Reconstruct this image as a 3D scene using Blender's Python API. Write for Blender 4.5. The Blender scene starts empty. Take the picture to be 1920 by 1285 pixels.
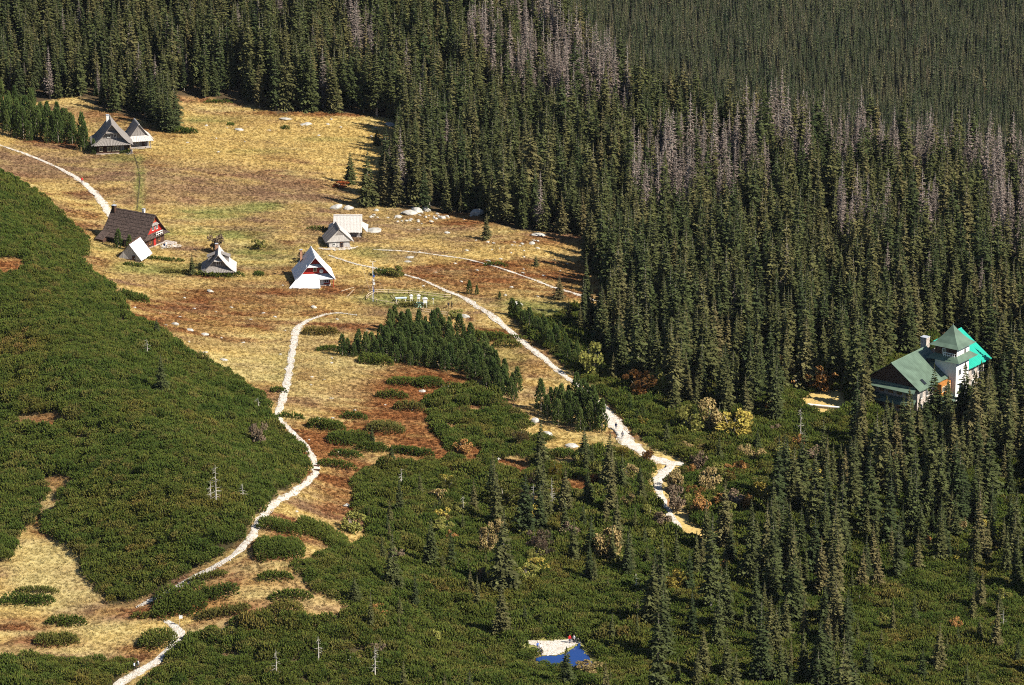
import bpy, math, random
import numpy as np
from mathutils import Vector, Matrix
R = math.radians
random.seed(7); RNG = np.random.default_rng(11)
S = bpy.context.scene
COL = S.collection

# ------------------------------------------------------------------ camera, sky, sun, exposure
PITCH = R(18.0); FPX = 7292.0; CX, CY = 960.0, 642.5; CAMZ = 281.0
cam = bpy.data.cameras.new('camera'); cam.sensor_width = 36.0; cam.lens = FPX/1920*36.0
cam.clip_start = 5.0; cam.clip_end = 12000.0
camo = bpy.data.objects.new('camera', cam); COL.objects.link(camo)
camo.location = (0, 0, CAMZ); camo.rotation_euler = (R(90)-PITCH, 0, 0); S.camera = camo

SUN_EL, SUN_AZ = R(42), R(28)          # azimuth: from the right, turned towards the camera
sdir = Vector((math.cos(SUN_EL)*math.cos(SUN_AZ), -math.cos(SUN_EL)*math.sin(SUN_AZ), math.sin(SUN_EL)))
world = bpy.data.worlds.new('World'); S.world = world; world.use_nodes = True
wn = world.node_tree; wn.nodes.clear()
sky = wn.nodes.new('ShaderNodeTexSky'); sky.sky_type = 'NISHITA'; sky.sun_disc = False
sky.sun_elevation = SUN_EL; sky.sun_rotation = math.atan2(sdir.x, sdir.y); sky.altitude = 1500
sky.air_density = 1.0; sky.dust_density = 0.4
bg = wn.nodes.new('ShaderNodeBackground'); bg.inputs['Strength'].default_value = 0.06
wo = wn.nodes.new('ShaderNodeOutputWorld')
wn.links.new(sky.outputs[0], bg.inputs[0]); wn.links.new(bg.outputs[0], wo.inputs[0])
sl = bpy.data.lights.new('sun', 'SUN'); sl.energy = 5.0; sl.angle = R(0.5); sl.color = (1.0, 0.93, 0.80)
so = bpy.data.objects.new('sun', sl); COL.objects.link(so)
so.rotation_euler = (-sdir).to_track_quat('-Z', 'Y').to_euler()
S.view_settings.view_transform = 'Standard'; S.view_settings.look = 'None'
S.view_settings.exposure = 0.75; S.view_settings.gamma = 1.0; S.view_settings.use_curve_mapping = False
S.cycles.max_bounces = 4; S.cycles.diffuse_bounces = 1; S.cycles.volume_bounces = 0; S.cycles.glossy_bounces = 2
S.cycles.transmission_bounces = 2; S.cycles.transparent_max_bounces = 4
S.cycles.filter_width = 1.05; S.cycles.use_denoising = False; S.cycles.use_adaptive_sampling = False
S.cycles.caustics_reflective = False; S.cycles.caustics_refractive = False

# ------------------------------------------------------------------ noise and terrain
_T = RNG.random((256, 256))
def vnoise(x, y, s=0):
    x = np.asarray(x, float)+s*17.13; y = np.asarray(y, float)+s*31.77
    ix = np.floor(x).astype(int); iy = np.floor(y).astype(int)
    fx = x-ix; fy = y-iy; fx = fx*fx*(3-2*fx); fy = fy*fy*(3-2*fy)
    a = _T[ix & 255, iy & 255]; b = _T[(ix+1) & 255, iy & 255]
    c = _T[ix & 255, (iy+1) & 255]; d = _T[(ix+1) & 255, (iy+1) & 255]
    return (a*(1-fx)+b*fx)*(1-fy)+(c*(1-fx)+d*fx)*fy
def fbm(x, y, s=0, o=4):
    t = 0; a = .5; n = 0
    for k in range(o):
        t = t+a*vnoise(np.asarray(x)*2**k, np.asarray(y)*2**k, s+k*3); n += a; a *= .5
    return t/n
def sstep(t): t = np.clip(t, 0, 1); return t*t*(3-2*t)
def ridge_y(x): return np.interp(x, [-500, -20, 0, 15, 32, 60, 140, 300, 900], [1700, 1400, 1290, 1160, 1085, 1052, 1020, 1000, 980])
POND = (12.0, 682.0)
def H(x, y):
    x = np.asarray(x, float); y = np.asarray(y, float)
    z = -0.045*np.clip(x, -260, 260)
    d = (x+138)*-.925+(y-1012)*-.382                       # spur of the near left hillside
    z = z+10.5*np.exp(-((d-36)/24)**2)*sstep((1100-y)/80)*sstep((y-640)/60)
    z = z+0.10*np.clip(y-1060, 0, 400)*sstep((60-x)/120)   # wooded slope behind the meadow
    z = z+2.4*(fbm(x/55, y/55, 5, 2)-.5)+1.1*(fbm(x/19, y/19, 9, 2)-.5)
    over = np.clip(y-ridge_y(x), 0, None)
    z = z-np.minimum(0.55*over*over/(over+45), 205+0*over)
    q = np.hypot((x-POND[0])/1.25, y-POND[1])
    w = sstep((34-q)/20)
    return z*(1-w)+(-1.2)*w
cp, sp = math.cos(PITCH), math.sin(PITCH)
def proj(x, y, z):
    x = np.asarray(x, float); y = np.asarray(y, float); z = np.asarray(z, float)-CAMZ
    dep = y*cp-z*sp; up = y*sp+z*cp
    return CX+FPX*x/dep, CY-FPX*up/dep, dep
_t = np.arange(600, 2600, 0.5)
def P(px, py):
    a = (px-CX)/FPX; b = -(py-CY)/FPX
    dy = cp+b*sp; dz = -sp+b*cp
    z = CAMZ+_t*dz-H(_t*a, _t*dy)
    k = int(np.argmax(z < 0)); 
    f = z[k-1]/(z[k-1]-z[k]); t = _t[k-1]+f*.5
    return Vector((t*a, t*dy, float(H(t*a, t*dy))))
def ppm(p): return FPX/proj(p[0], p[1], p[2])[2]
def inpoly(px, py, poly):
    px = np.asarray(px); py = np.asarray(py); r = np.zeros(px.shape, bool); n = len(poly)
    for i in range(n):
        x1, y1 = poly[i]; x2, y2 = poly[(i+1) % n]
        if y1 == y2: continue
        c = ((y1 > py) != (y2 > py)) & (px < (x2-x1)*(py-y1)/(y2-y1)+x1)
        r ^= c
    return r

# ------------------------------------------------------------------ materials
def new_mat(name):
    m = bpy.data.materials.new(name); m.use_nodes = True; nt = m.node_tree; nt.nodes.clear()
    o = nt.nodes.new('ShaderNodeOutputMaterial'); b = nt.nodes.new('ShaderNodeBsdfPrincipled')
    nt.links.new(b.outputs[0], o.inputs[0]); b.inputs['Roughness'].default_value = .85
    b.inputs['Specular IOR Level'].default_value = .15
    return m, nt, b
def N(nt, t, **k):
    n = nt.nodes.new(t)
    for a, v in k.items(): setattr(n, a, v)
    return n
def ramp(nt, cols, fac, interp='LINEAR'):
    r = nt.nodes.new('ShaderNodeValToRGB'); r.color_ramp.interpolation = interp
    e = r.color_ramp.elements
    while len(e) > 1: e.remove(e[-1])
    e[0].position = cols[0][0]; e[0].color = (*cols[0][1], 1)
    for p, c in cols[1:]:
        q = e.new(p); q.color = (*c, 1)
    nt.links.new(fac, r.inputs[0]); return r
def mult(nt, a, b, f=1.0):
    m = nt.nodes.new('ShaderNodeMix'); m.data_type = 'RGBA'; m.blend_type = 'MULTIPLY'
    m.inputs[0].default_value = f
    nt.links.new(a, m.inputs[6]); nt.links.new(b, m.inputs[7]); return m.outputs[2]
def foliage(name, cols, spread=True, trans=0.0):
    m, nt, b = new_mat(name)
    oi = N(nt, 'ShaderNodeObjectInfo')
    r = ramp(nt, cols, oi.outputs['Random'])
    a = N(nt, 'ShaderNodeVertexColor', layer_name='shade')
    c = mult(nt, r.outputs[0], a.outputs[0])
    nt.links.new(c, b.inputs['Base Color']); b.inputs['Specular IOR Level'].default_value = .08
    if trans:
        o = [n for n in nt.nodes if n.type == 'OUTPUT_MATERIAL'][0]
        t = N(nt, 'ShaderNodeBsdfTranslucent'); mx = N(nt, 'ShaderNodeMixShader'); mx.inputs[0].default_value = trans
        nt.links.new(c, t.inputs[0]); nt.links.new(b.outputs[0], mx.inputs[1]); nt.links.new(t.outputs[0], mx.inputs[2])
        nt.links.new(mx.outputs[0], o.inputs[0])
    return m
def plain(name, col, rough=.85, vary=.25, scale=1.5, stretch=(1, 1, 1), bump=0.0, spec=.15, metal=0.0):
    m, nt, b = new_mat(name)
    tc = N(nt, 'ShaderNodeTexCoord'); mp = N(nt, 'ShaderNodeMapping'); mp.inputs['Scale'].default_value = stretch
    nz = N(nt, 'ShaderNodeTexNoise'); nz.inputs['Scale'].default_value = scale; nz.inputs['Detail'].default_value = 5
    nt.links.new(tc.outputs['Object'], mp.inputs[0]); nt.links.new(mp.outputs[0], nz.inputs['Vector'])
    lo = tuple(c*(1-vary) for c in col); hi = tuple(min(1, c*(1+vary)) for c in col)
    r = ramp(nt, [(.3, lo), (.7, hi)], nz.outputs[0])
    nt.links.new(r.outputs[0], b.inputs['Base Color']); b.inputs['Roughness'].default_value = rough
    b.inputs['Specular IOR Level'].default_value = spec; b.inputs['Metallic'].default_value = metal
    if bump:
        bp = N(nt, 'ShaderNodeBump'); bp.inputs['Strength'].default_value = bump; bp.inputs['Distance'].default_value = .05
        nt.links.new(nz.outputs[0], bp.inputs['Height']); nt.links.new(bp.outputs[0], b.inputs['Normal'])
    return m
M = {}
M['spruce'] = foliage('spruce_needles', [(0, (.050, .067, .026)), (.35, (.080, .093, .033)), (.7, (.104, .107, .039)), (1, (.138, .124, .052))], trans=.12)
M['far_spruce'] = foliage('far_spruce_needles', [(0, (.050, .070, .034)), (.4, (.080, .100, .044)), (.8, (.115, .120, .056)), (1, (.15, .135, .075))], trans=.12)
M['dead'] = foliage('dead_twigs', [(0, (.13, .105, .085)), (.5, (.19, .15, .13)), (1, (.24, .19, .165))])
M['stone_pine'] = foliage('stone_pine_needles', [(0, (.054, .084, .022)), (.5, (.076, .108, .028)), (1, (.10, .128, .034))], trans=.12)
M['dwarf'] = foliage('dwarf_pine_needles', [(0, (.060, .085, .018)), (.4, (.080, .104, .021)), (.75, (.102, .117, .025)), (1, (.128, .117, .036))], trans=.15)
def patchy(m, cols, scale):
    # slow change of tone from plant to plant across the slope
    nt = m.node_tree; oi = N(nt, 'ShaderNodeObjectInfo'); nz = N(nt, 'ShaderNodeTexNoise'); nz.inputs['Scale'].default_value = scale; nz.inputs['Detail'].default_value = 4
    nt.links.new(oi.outputs['Location'], nz.inputs['Vector']); r = ramp(nt, cols, nz.outputs[0])
    for b in [n for n in nt.nodes if n.type in ('BSDF_PRINCIPLED', 'BSDF_TRANSLUCENT')]:
        i = b.inputs[0]; src = i.links[0].from_socket; nt.links.new(mult(nt, src, r.outputs[0]), i)
patchy(M['dwarf'], [(.30, (.72, .86, .8)), (.45, (.95, 1.0, .95)), (.58, (1.05, 1.02, 1.0)), (.72, (1.5, 1.05, 1.2))], .06)
patchy(M['far_spruce'], [(.30, (.75, .85, .8)), (.5, (1, 1, 1)), (.7, (1.3, 1.15, 1.2))], .03)
patchy(M['spruce'], [(.30, (.78, .86, .85)), (.5, (1, 1, 1)), (.7, (1.25, 1.12, 1.2))], .05)
M['bark'] = plain('bark', (.30, .26, .22), vary=.4, scale=3)
M['snag_wood'] = plain('snag_wood', (.46, .42, .37), vary=.3, scale=3)
def leafmat(nm, c): return foliage(nm, [(0, tuple(v*.85 for v in c)), (1, tuple(v*1.15 for v in c))], trans=.2)
M['lf_yellow'] = leafmat('yellow_leaves', (.38, .30, .065)); M['lf_olive'] = leafmat('olive_leaves', (.22, .215, .055))
M['lf_orange'] = leafmat('orange_leaves', (.36, .19, .065)); M['lf_tan'] = leafmat('tan_leaves', (.33, .245, .105))
M['lf_mauve'] = leafmat('mauve_twigs', (.22, .16, .105)); M['lf_red'] = leafmat('red_leaves', (.36, .10, .03))
M['grey_wood'] = plain('weathered_shade_boards', (.25, .225, .21), vary=.35, scale=2.2, stretch=(3, 3, .5), bump=.3)  # weathered wood; on some left roof slopes its grey stands for shade
M['pale_wood'] = plain('silver_boards', (.52, .49, .465), vary=.25, scale=2.2, stretch=(3, 3, .5), bump=.2)
M['brown_shingle'] = plain('brown_shingles', (.088, .062, .053), vary=.55, scale=2.5, bump=.4)
M['dark_wood'] = plain('dark_stained_wood', (.075, .04, .028), vary=.35, scale=2)
M['red_paint'] = plain('red_painted_boards', (.40, .030, .022), vary=.18, scale=2, stretch=(1, 1, 6))
M['white_metal'] = plain('pale_sheet_roof', (.64, .65, .68), vary=.06, scale=1.0, rough=.5, spec=.3)
M['white_paint'] = plain('white_paint', (.8, .79, .76), vary=.06, scale=2)
M['cream'] = plain('cream_paint', (.72, .62, .42), vary=.1, scale=2)
M['orange_wood'] = plain('orange_varnished_wood', (.46, .19, .05), vary=.3, scale=2)
M['stone_wall'] = plain('granite_masonry', (.44, .38, .34), vary=.45, scale=2.4, bump=.5)
M['granite'] = plain('granite_boulder', (.44, .42, .385), vary=.35, scale=1.3, bump=.6)
M['green_roof'] = plain('green_sheet_roof', (.105, .155, .115), vary=.22, scale=.5, rough=.5, spec=.3)
M['teal_roof'] = plain('turquoise_roof_sheeting', (.02, .36, .27), vary=.08, scale=.8, rough=.6)
M['glass'] = plain('window_glass', (.02, .025, .035), rough=.08, vary=.1, spec=.8)
M['rail_wood'] = plain('pale_rail_wood', (.55, .43, .30), vary=.25, scale=3)
M['blue_paint'] = plain('blue_paint', (.06, .13, .42), vary=.1)
M['grey_metal'] = plain('grey_metal', (.55, .57, .62), vary=.1, rough=.4, metal=.3)
M['brick'] = plain('chimney_brick', (.45, .24, .15), vary=.3, scale=4)
M['mint'] = plain('mint_sheet', (.45, .68, .55), vary=.08)
M['pale_blue'] = plain('pale_blue_sheet', (.52, .66, .78), vary=.08)
M['skin'] = plain('skin', (.55, .33, .22), vary=.05)
for nm, c in dict(c_red=(.6, .03, .03), c_navy=(.03, .04, .10), c_black=(.03, .03, .035), c_white=(.75, .75, .75), c_blue=(.08, .16, .5),
                  c_olive=(.13, .12, .06), c_grey=(.2, .2, .22), c_hair=(.05, .03, .02), c_yellow=(.7, .5, .05)).items():
    M[nm] = plain(nm[2:]+'_cloth' if nm != 'c_hair' else 'brown_hair', c, vary=.1)

# ------------------------------------------------------------------ mesh helpers
class MB:
    def __init__(s): s.v = []; s.f = []; s.m = []; s.c = []
    def add(s, vs, fs, mat=0, shade=None):
        o = len(s.v); s.v.extend([tuple(p) for p in vs])
        for f in fs: s.f.append(tuple(i+o for i in f)); s.m.append(mat)
        if shade is not None: s.c.extend([shade]*len(vs) if not isinstance(shade, list) else shade)
        return s
    def box(s, x0, x1, y0, y1, z0, z1, mat=0):
        return s.hexa([(x0, y0, z0), (x1, y0, z0), (x1, y1, z0), (x0, y1, z0), (x0, y0, z1), (x1, y0, z1), (x1, y1, z1), (x0, y1, z1)], mat)
    def hexa(s, p, mat=0):
        return s.add(p, [(3, 2, 1, 0), (4, 5, 6, 7), (0, 1, 5, 4), (1, 2, 6, 5), (2, 3, 7, 6), (3, 0, 4, 7)], mat)
    def prism(s, a, off, mat=0):
        n = len(a); off = Vector(off); b = [Vector(p)+off for p in a]
        return s.add(list(a)+b, [tuple(range(n)), tuple(range(2*n-1, n-1, -1))]+[(i, i+n, (i+1) % n+n, (i+1) % n) for i in range(n)], mat)
    def tube(s, p0, p1, r0, r1=None, n=6, mat=0, shade=None):
        r1 = r0 if r1 is None else r1; p0 = Vector(p0); p1 = Vector(p1)
        q = (p1-p0).to_track_quat('Z', 'Y'); vs = []
        for p, r in ((p0, r0), (p1, r1)):
            for i in range(n):
                a = 2*math.pi*i/n; vs.append(p+q @ Vector((math.cos(a)*r, math.sin(a)*r, 0)))
        return s.add(vs, [(i, (i+1) % n, (i+1) % n+n, i+n) for i in range(n)]+[tuple(range(n-1, -1, -1)), tuple(range(n, 2*n))], mat, shade)
    def mesh(s, name, mats, smooth=False):
        me = bpy.data.meshes.new(name); me.from_pydata(s.v, [], s.f)
        for m in (mats if isinstance(mats, (list, tuple)) else [mats]): me.materials.append(M[m] if isinstance(m, str) else m)
        if any(s.m): me.polygons.foreach_set('material_index', s.m)
        if s.c:
            at = me.color_attributes.new('shade', 'FLOAT_COLOR', 'POINT')
            arr = np.ones((len(s.v), 4), np.float32); arr[:, :3] = np.array(s.c, np.float32).reshape(len(s.v), -1)
            at.data.foreach_set('color', arr.ravel())
        if smooth: me.polygons.foreach_set('use_smooth', [True]*len(s.f))
        me.update(); return me
    def obj(s, name, mats, parent=None, smooth=False):
        return link(name, s.mesh(name, mats, smooth), parent)
def link(name, data, parent=None):
    o = bpy.data.objects.new(name, data); COL.objects.link(o)
    if parent is not None: o.parent = parent
    return o
def tag(o, label=None, cat=None, group=None, kind=None):
    if label: o['label'] = label
    if cat: o['category'] = cat
    if group: o['group'] = group
    if kind: o['kind'] = kind
    return o
def thing(name, loc, rz, label, cat, group=None):
    o = link(name, None); o.location = loc; o.rotation_euler = (0, 0, rz); o.empty_display_size = .5
    return tag(o, label, cat, group)
# ------------------------------------------------------------------ image-plane outlines of the place's zones (ground points)
FOREST = [
 [(-300, -400), (-300, 190), (-20, 175), (60, 195), (140, 180), (190, 205), (250, 222), (300, 240), (332, 247), (338, 215), (322, 182), (390, 186), (450, 193), (520, 214), (600, 208),
  (690, 218), (748, 226), (757, 262), (735, 300), (715, 335), (705, 372), (740, 388), (830, 400), (880, 402), (960, 432), (1090, 442), (1098, 500), (1150, 548), (1210, 590),
  (1150, 585), (1095, 578), (1060, 590), (1110, 640), (1165, 700), (1230, 745), (1320, 775), (1440, 795), (1520, 835), (1640, 890), (1990, 940), (2400, 940), (2400, -400)]]
MIXED = [[(1640, 890), (1990, 940), (1990, 1160), (1880, 1100), (1760, 1060), (1600, 1130), (1440, 1130), (1400, 1010), (1470, 930), (1560, 880)],
         [(1270, 1010), (1400, 1000), (1450, 1150), (1400, 1400), (1230, 1400), (1210, 1120)],
         [(1400, 1130), (1620, 1150), (1620, 1400), (1400, 1400)],
         [(900, 900), (1010, 870), (1130, 880), (1210, 920), (1200, 1040), (1100, 1090), (1030, 1010), (930, 990)]]
DWARF = [
 [(-200, 200), (-60, 300), (0, 325), (50, 352), (95, 385), (125, 420), (160, 445), (166, 478), (140, 488), (165, 512), (205, 540), (228, 568), (232, 590), (300, 622), (352, 668), (430, 702), (498, 752), (512, 790),
  (552, 825), (580, 868), (566, 898), (520, 932), (480, 968), (462, 1005), (415, 1040), (355, 1072), (312, 1100), (250, 1128), (205, 1134), (172, 1092), (150, 1050), (128, 1022), (88, 1000), (76, 975), (85, 945),
  (110, 925), (95, 905), (60, 985), (30, 1000), (20, 1050), (-60, 1075), (-200, 1090)],
 [(-200, 1235), (60, 1238), (190, 1243), (262, 1240), (222, 1278), (205, 1400), (235, 1400), (280, 1275), (312, 1250), (335, 1215), (372, 1188), (470, 1162), (560, 1168), (640, 1160), (655, 1138), (600, 1112), (560, 1085),
  (542, 1060), (590, 1050), (625, 1035), (700, 1012), (668, 955), (664, 905), (690, 882), (760, 868), (840, 868), (842, 838), (808, 800), (800, 760), (830, 735), (880, 728), (930, 748), (965, 772), (1000, 800), (1048, 836),
  (1075, 858), (1140, 850), (1200, 855), (1222, 880), (1208, 905), (1228, 935), (1250, 985), (1290, 1010), (1325, 1045), (1350, 1060), (1345, 1020), (1310, 985), (1288, 950), (1262, 925), (1258, 900),
  (1290, 872), (1262, 852), (1212, 836), (1180, 800), (1160, 765), (1122, 735), (1165, 715), (1240, 752), (1320, 780), (1440, 798), (1520, 838), (1640, 892), (1990, 942), (2300, 1000), (2300, 1500), (-200, 1500)],
 [(1090, 575), (1040, 600), (1000, 600), (960, 590), (990, 625), (1050, 675), (1105, 722), (1165, 715), (1120, 660)]]
CLEAR = [(18, 500, 34, 17), (80, 790, 50, 15), (45, 820, 15, 6), (155, 823, 12, 6), (92, 864, 12, 8), (110, 908, 30, 16), (98, 945, 14, 22),
         (878, 852, 34, 16), (966, 872, 34, 16), (1085, 912, 44, 14), (1000, 895, 20, 6), (890, 770, 30, 8), (845, 802, 24, 6), (1328, 1006, 30, 13), (665, 1236, 24, 4), (428, 1182, 26, 6), (440, 1228, 20, 6),
         (1036, 1210, 74, 13), (1080, 1234, 40, 25), (1040, 1232, 36, 20), (1110, 1192, 14, 8), (1130, 1172, 12, 7), (1152, 1158, 10, 6), (1548, 756, 46, 26), (1690, 752, 50, 34), (1740, 720, 50, 40), (1800, 705, 50, 40), (1490, 722, 12, 20), (1004, 812, 40, 10), (1040, 840, 34, 12), (1062, 868, 36, 10)]
def ell(px, py, L, g=1.0):
    r = np.zeros(np.shape(px), bool)
    for x, y, a, b in L: r |= ((px-x)/(a*g))**2+((py-y)/(b*g))**2 < 1
    return r
def inany(px, py, L):
    r = np.zeros(np.shape(px), bool)
    for p in L: r |= inpoly(px, py, p)
    return r
PATHS = {   # ground points along each track and half widths in metres
 'trail_upper': ([(-60, 250), (0, 273), (60, 294), (110, 316), (152, 341), (176, 362), (195, 386), (208, 408), (214, 430)], [.6, .6, .65, .8, 1.05, 1.2, 1.35, 1.4, 1.2]),
 'trail_main': ([(618, 480), (660, 494), (700, 503), (770, 519), (830, 543), (870, 560), (905, 582), (945, 612), (985, 646), (1035, 686), (1080, 721), (1108, 745), (1132, 768), (1150, 792), (1165, 815), (1187, 838), (1216, 855), (1248, 868), (1282, 871)],
                [.35, .4, .45, .5, .6, .85, 1.0, 1.05, 1.05, .95, .9, 1.1, 1.4, 1.8, 2.0, 1.9, 1.6, 1.6, 1.0]),
 'trail_branch': ([(1262, 868), (1250, 884), (1232, 902), (1236, 925), (1246, 948), (1258, 970), (1274, 992)], [1.8, 1.7, 1.5, .9, .8, .9, .7]),
 'trail_thin': ([(700, 469), (745, 471), (800, 476), (870, 486), (915, 497), (960, 511), (1002, 526), (1045, 542), (1092, 556), (1135, 570)], [.3, .4, .45, .4, .4, .5, .5, .6, .65, .4]),
 'trail_lower': ([(668, 592), (640, 588), (612, 590), (590, 597), (568, 607), (556, 622), (549, 655), (543, 690), (535, 730), (525, 763), (521, 783), (545, 808), (571, 835), (587, 862), (592, 884), (576, 905), (540, 930), (506, 955), (485, 981), (470, 1010), (441, 1040), (402, 1064), (350, 1091), (302, 1117), (258, 1138)],
                [.3, .35, .5, .6, .8, .95, 1.0, 1.0, 1.0, .9, .8, .75, .85, .95, .9, .85, .8, .85, .95, .95, .9, .85, .85, .8, .5]),
 'trail_stony': ([(312, 1166), (326, 1176), (338, 1186), (332, 1200), (318, 1217), (300, 1236), (274, 1253), (245, 1270), (215, 1292), (190, 1320)], [.6, 1.0, 1.25, 1.2, 1.2, 1.2, 1.2, 1.1, 1.0, 1.0]),
 'beaten_track': ([(252, 292), (258, 312), (262, 335), (260, 362), (257, 392)], [.16, .2, .2, .2, .16]),
}
def smooth_path(pts, ws, step=1.0):
    W = np.array([P(*p) for p in pts]); n = len(W); out = []; ow = []
    for i in range(n-1):
        p0 = W[max(i-1, 0)]; p1 = W[i]; p2 = W[i+1]; p3 = W[min(i+2, n-1)]
        k = max(2, int(np.linalg.norm(p2-p1)/step))
        for j in range(k):
            t = j/k
            out.append(.5*((2*p1)+(-p0+p2)*t+(2*p0-5*p1+4*p2-p3)*t*t+(-p0+3*p1-3*p2+p3)*t**3)); ow.append(ws[i]*(1-t)+ws[i+1]*t)
    out.append(W[-1]); ow.append(ws[-1]); return np.array(out)[:, :2], np.array(ow)
TR = {k: smooth_path(v[0], [w_*.88 for w_ in v[1]]) for k, v in PATHS.items()}
_tp = np.concatenate([t[0] for t in TR.values()]); _tw = np.concatenate([t[1] for t in TR.values()])
_bins = {}
for i, (x, y) in enumerate(_tp): _bins.setdefault((int(x//6), int(y//6)), []).append(i)
def path_gap(x, y):
    """distance from the edge of the nearest track"""
    g = np.full(len(x), 99.0)
    bx = np.floor(x/6).astype(int); by = np.floor(y/6).astype(int)
    order = {}
    for i, k in enumerate(zip(bx.tolist(), by.tolist())): order.setdefault(k, []).append(i)
    for (kx, ky), ids in order.items():
        c = [j for a in (-1, 0, 1) for b in (-1, 0, 1) for j in _bins.get((kx+a, ky+b), ())]
        if not c: continue
        ids = np.array(ids); c = np.array(c)
        d = np.hypot(x[ids][:, None]-_tp[c][:, 0], y[ids][:, None]-_tp[c][:, 1])-_tw[c]
        g[ids] = d.min(1)
    return g

# meadow colouring: real colour of the ground cover
CG = dict(r=(.29, .122, .046), g=(.60, .445, .170), n=(.27, .285, .090), b=(.29, .180, .110), p=(.60, .50, .23))
BLOBS = [(600, 560, 330, 60, 'r', .22), (430, 345, 300, 34, 'b', .55), (340, 620, 130, 40, 'r', .3), (640, 710, 130, 60, 'r', .42), (700, 430, 260, 30, 'b', .35), (180, 1100, 160, 60, 'b', .4), (450, 1090, 120, 40, 'r', .5), (800, 800, 80, 90, 'r', 1.9), (770, 730, 70, 50, 'r', 1.4), (590, 830, 70, 34, 'r', 1.6), (700, 770, 80, 60, 'r', .9), (650, 900, 60, 40, 'r', 1.1), (640, 950, 50, 20, 'r', .7), (420, 575, 170, 45, 'r', .55), (900, 520, 150, 34, 'r', .8), (1000, 458, 100, 18, 'r', .9),
 (880, 412, 120, 14, 'r', .9), (1080, 520, 70, 30, 'r', .7), (600, 213, 170, 6, 'r', 1.2), (480, 228, 70, 12, 'r', .6), (200, 215, 70, 30, 'r', .55), (160, 320, 150, 26, 'b', .6), (560, 372, 150, 12, 'b', .9), (430, 355, 140, 10, 'b', .6),
 (40, 300, 90, 30, 'b', .7), (500, 262, 230, 36, 'g', 1.1), (680, 290, 80, 50, 'g', 1.1), (420, 300, 150, 18, 'g', .6), (960, 470, 130, 14, 'g', .8), (650, 500, 70, 22, 'g', .8), (450, 690, 90, 24, 'p', 1.0), (660, 690, 90, 40, 'p', .6),
 (640, 745, 70, 20, 'p', .6), (130, 1075, 100, 60, 'p', .7), (60, 1050, 50, 60, 'p', .4), (190, 1195, 90, 30, 'p', .5), (400, 1140, 150, 20, 'r', .7), (480, 1110, 60, 14, 'p', .6), (92, 990, 44, 22, 'r', .9), (60, 1170, 80, 12, 'r', .7),
 (250, 1150, 80, 10, 'r', .9), (262, 1215, 50, 20, 'r', .8), (560, 1000, 60, 24, 'r', .8), (18, 500, 40, 20, 'r', 1.2), (80, 790, 50, 16, 'r', 1.0), (110, 908, 30, 16, 'r', .9), (130, 420, 60, 30, 'r', .8), (175, 500, 40, 20, 'r', .8), (400, 400, 70, 12, 'n', 1.1),
 (490, 388, 50, 9, 'n', 1.0), (232, 298, 46, 9, 'n', .9), (262, 350, 10, 50, 'n', 1.2), (390, 225, 60, 9, 'n', .7), (630, 262, 80, 6, 'n', .7), (470, 285, 80, 6, 'n', .5), (760, 560, 85, 16, 'n', 1.5), (1000, 578, 70, 18, 'n', 1.1), (700, 474, 50, 10, 'n', .8),
 (380, 440, 120, 14, 'n', .5), (300, 505, 120, 12, 'n', .7), (500, 470, 70, 16, 'n', .5), (530, 690, 30, 30, 'n', .3), (760, 610, 80, 14, 'r', .5), (700, 640, 70, 20, 'r', .5), (560, 640, 60, 30, 'p', .3), (1000, 690, 60, 40, 'r', .5), (960, 680, 40, 30, 'n', .4),
 (1050, 560, 90, 18, 'r', .4), (1550, 745, 60, 20, 'g', 1.0), (1040, 1205, 110, 22, 'n', 1.6), (1080, 1240, 70, 34, 'n', 1.4), (880, 852, 40, 20, 'r', .9), (970, 872, 40, 20, 'r', 1.0), (1085, 912, 44, 16, 'r', 1.3), (1040, 830, 60, 20, 'g', .8), (1328, 1006, 34, 14, 'g', .7)]
def tint(x, y, px=None, py=None):
    if px is None: px, py, _ = proj(x, y, H(x, y))
    w = {}
    a = fbm(x/26, y/13, 21, 4); b = fbm(x/9, y/4.5, 33, 4); c = fbm(x/15, y/9, 47, 3)
    w['g'] = np.clip(.45+2.6*(b-.5), 0.02, 2); w['r'] = np.clip(2.9*(a-.52)+2.6*(.5-b), 0, 2); w['b'] = np.clip(.35+2.0*(c-.5), .03, 2)
    w['n'] = np.clip(2.6*(fbm(x/18, y/14, 61, 3)-.60), 0, 1); w['p'] = np.clip(2.2*(fbm(x/12, y/6, 71, 3)-.52), 0, 1)
    for bx, by, rx, ry, k, s in BLOBS:
        e = np.exp(-(((px-bx)/rx)**2+((py-by)/ry)**2)**1.5)*(.55+.9*fbm(x/5, y/2.6, 80, 3))
        for q in w: w[q] = w[q]*(1-.62*np.minimum(e*s, 1)) if q != k else w[q]+s*e*1.25
    st = fbm(x/11, y/2.3, 95, 3); w['p'] = w['p']+1.5*np.clip(st-.56, 0, 1)*3; w['g'] = w['g']+1.2*np.clip(fbm(x/7, y/1.9, 99, 3)-.54, 0, 1)*3; w['b'] = w['b']+1.0*np.clip(fbm(x/8, y/2.4, 103, 3)-.56, 0, 1)*3
    t = sum(w.values()); out = np.zeros((len(x), 3))
    for k in w: out += np.array(CG[k])*((w[k]**1.5))[:, None]
    return out/sum(w[k]**1.5 for k in w)[:, None], w['r']/t

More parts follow.
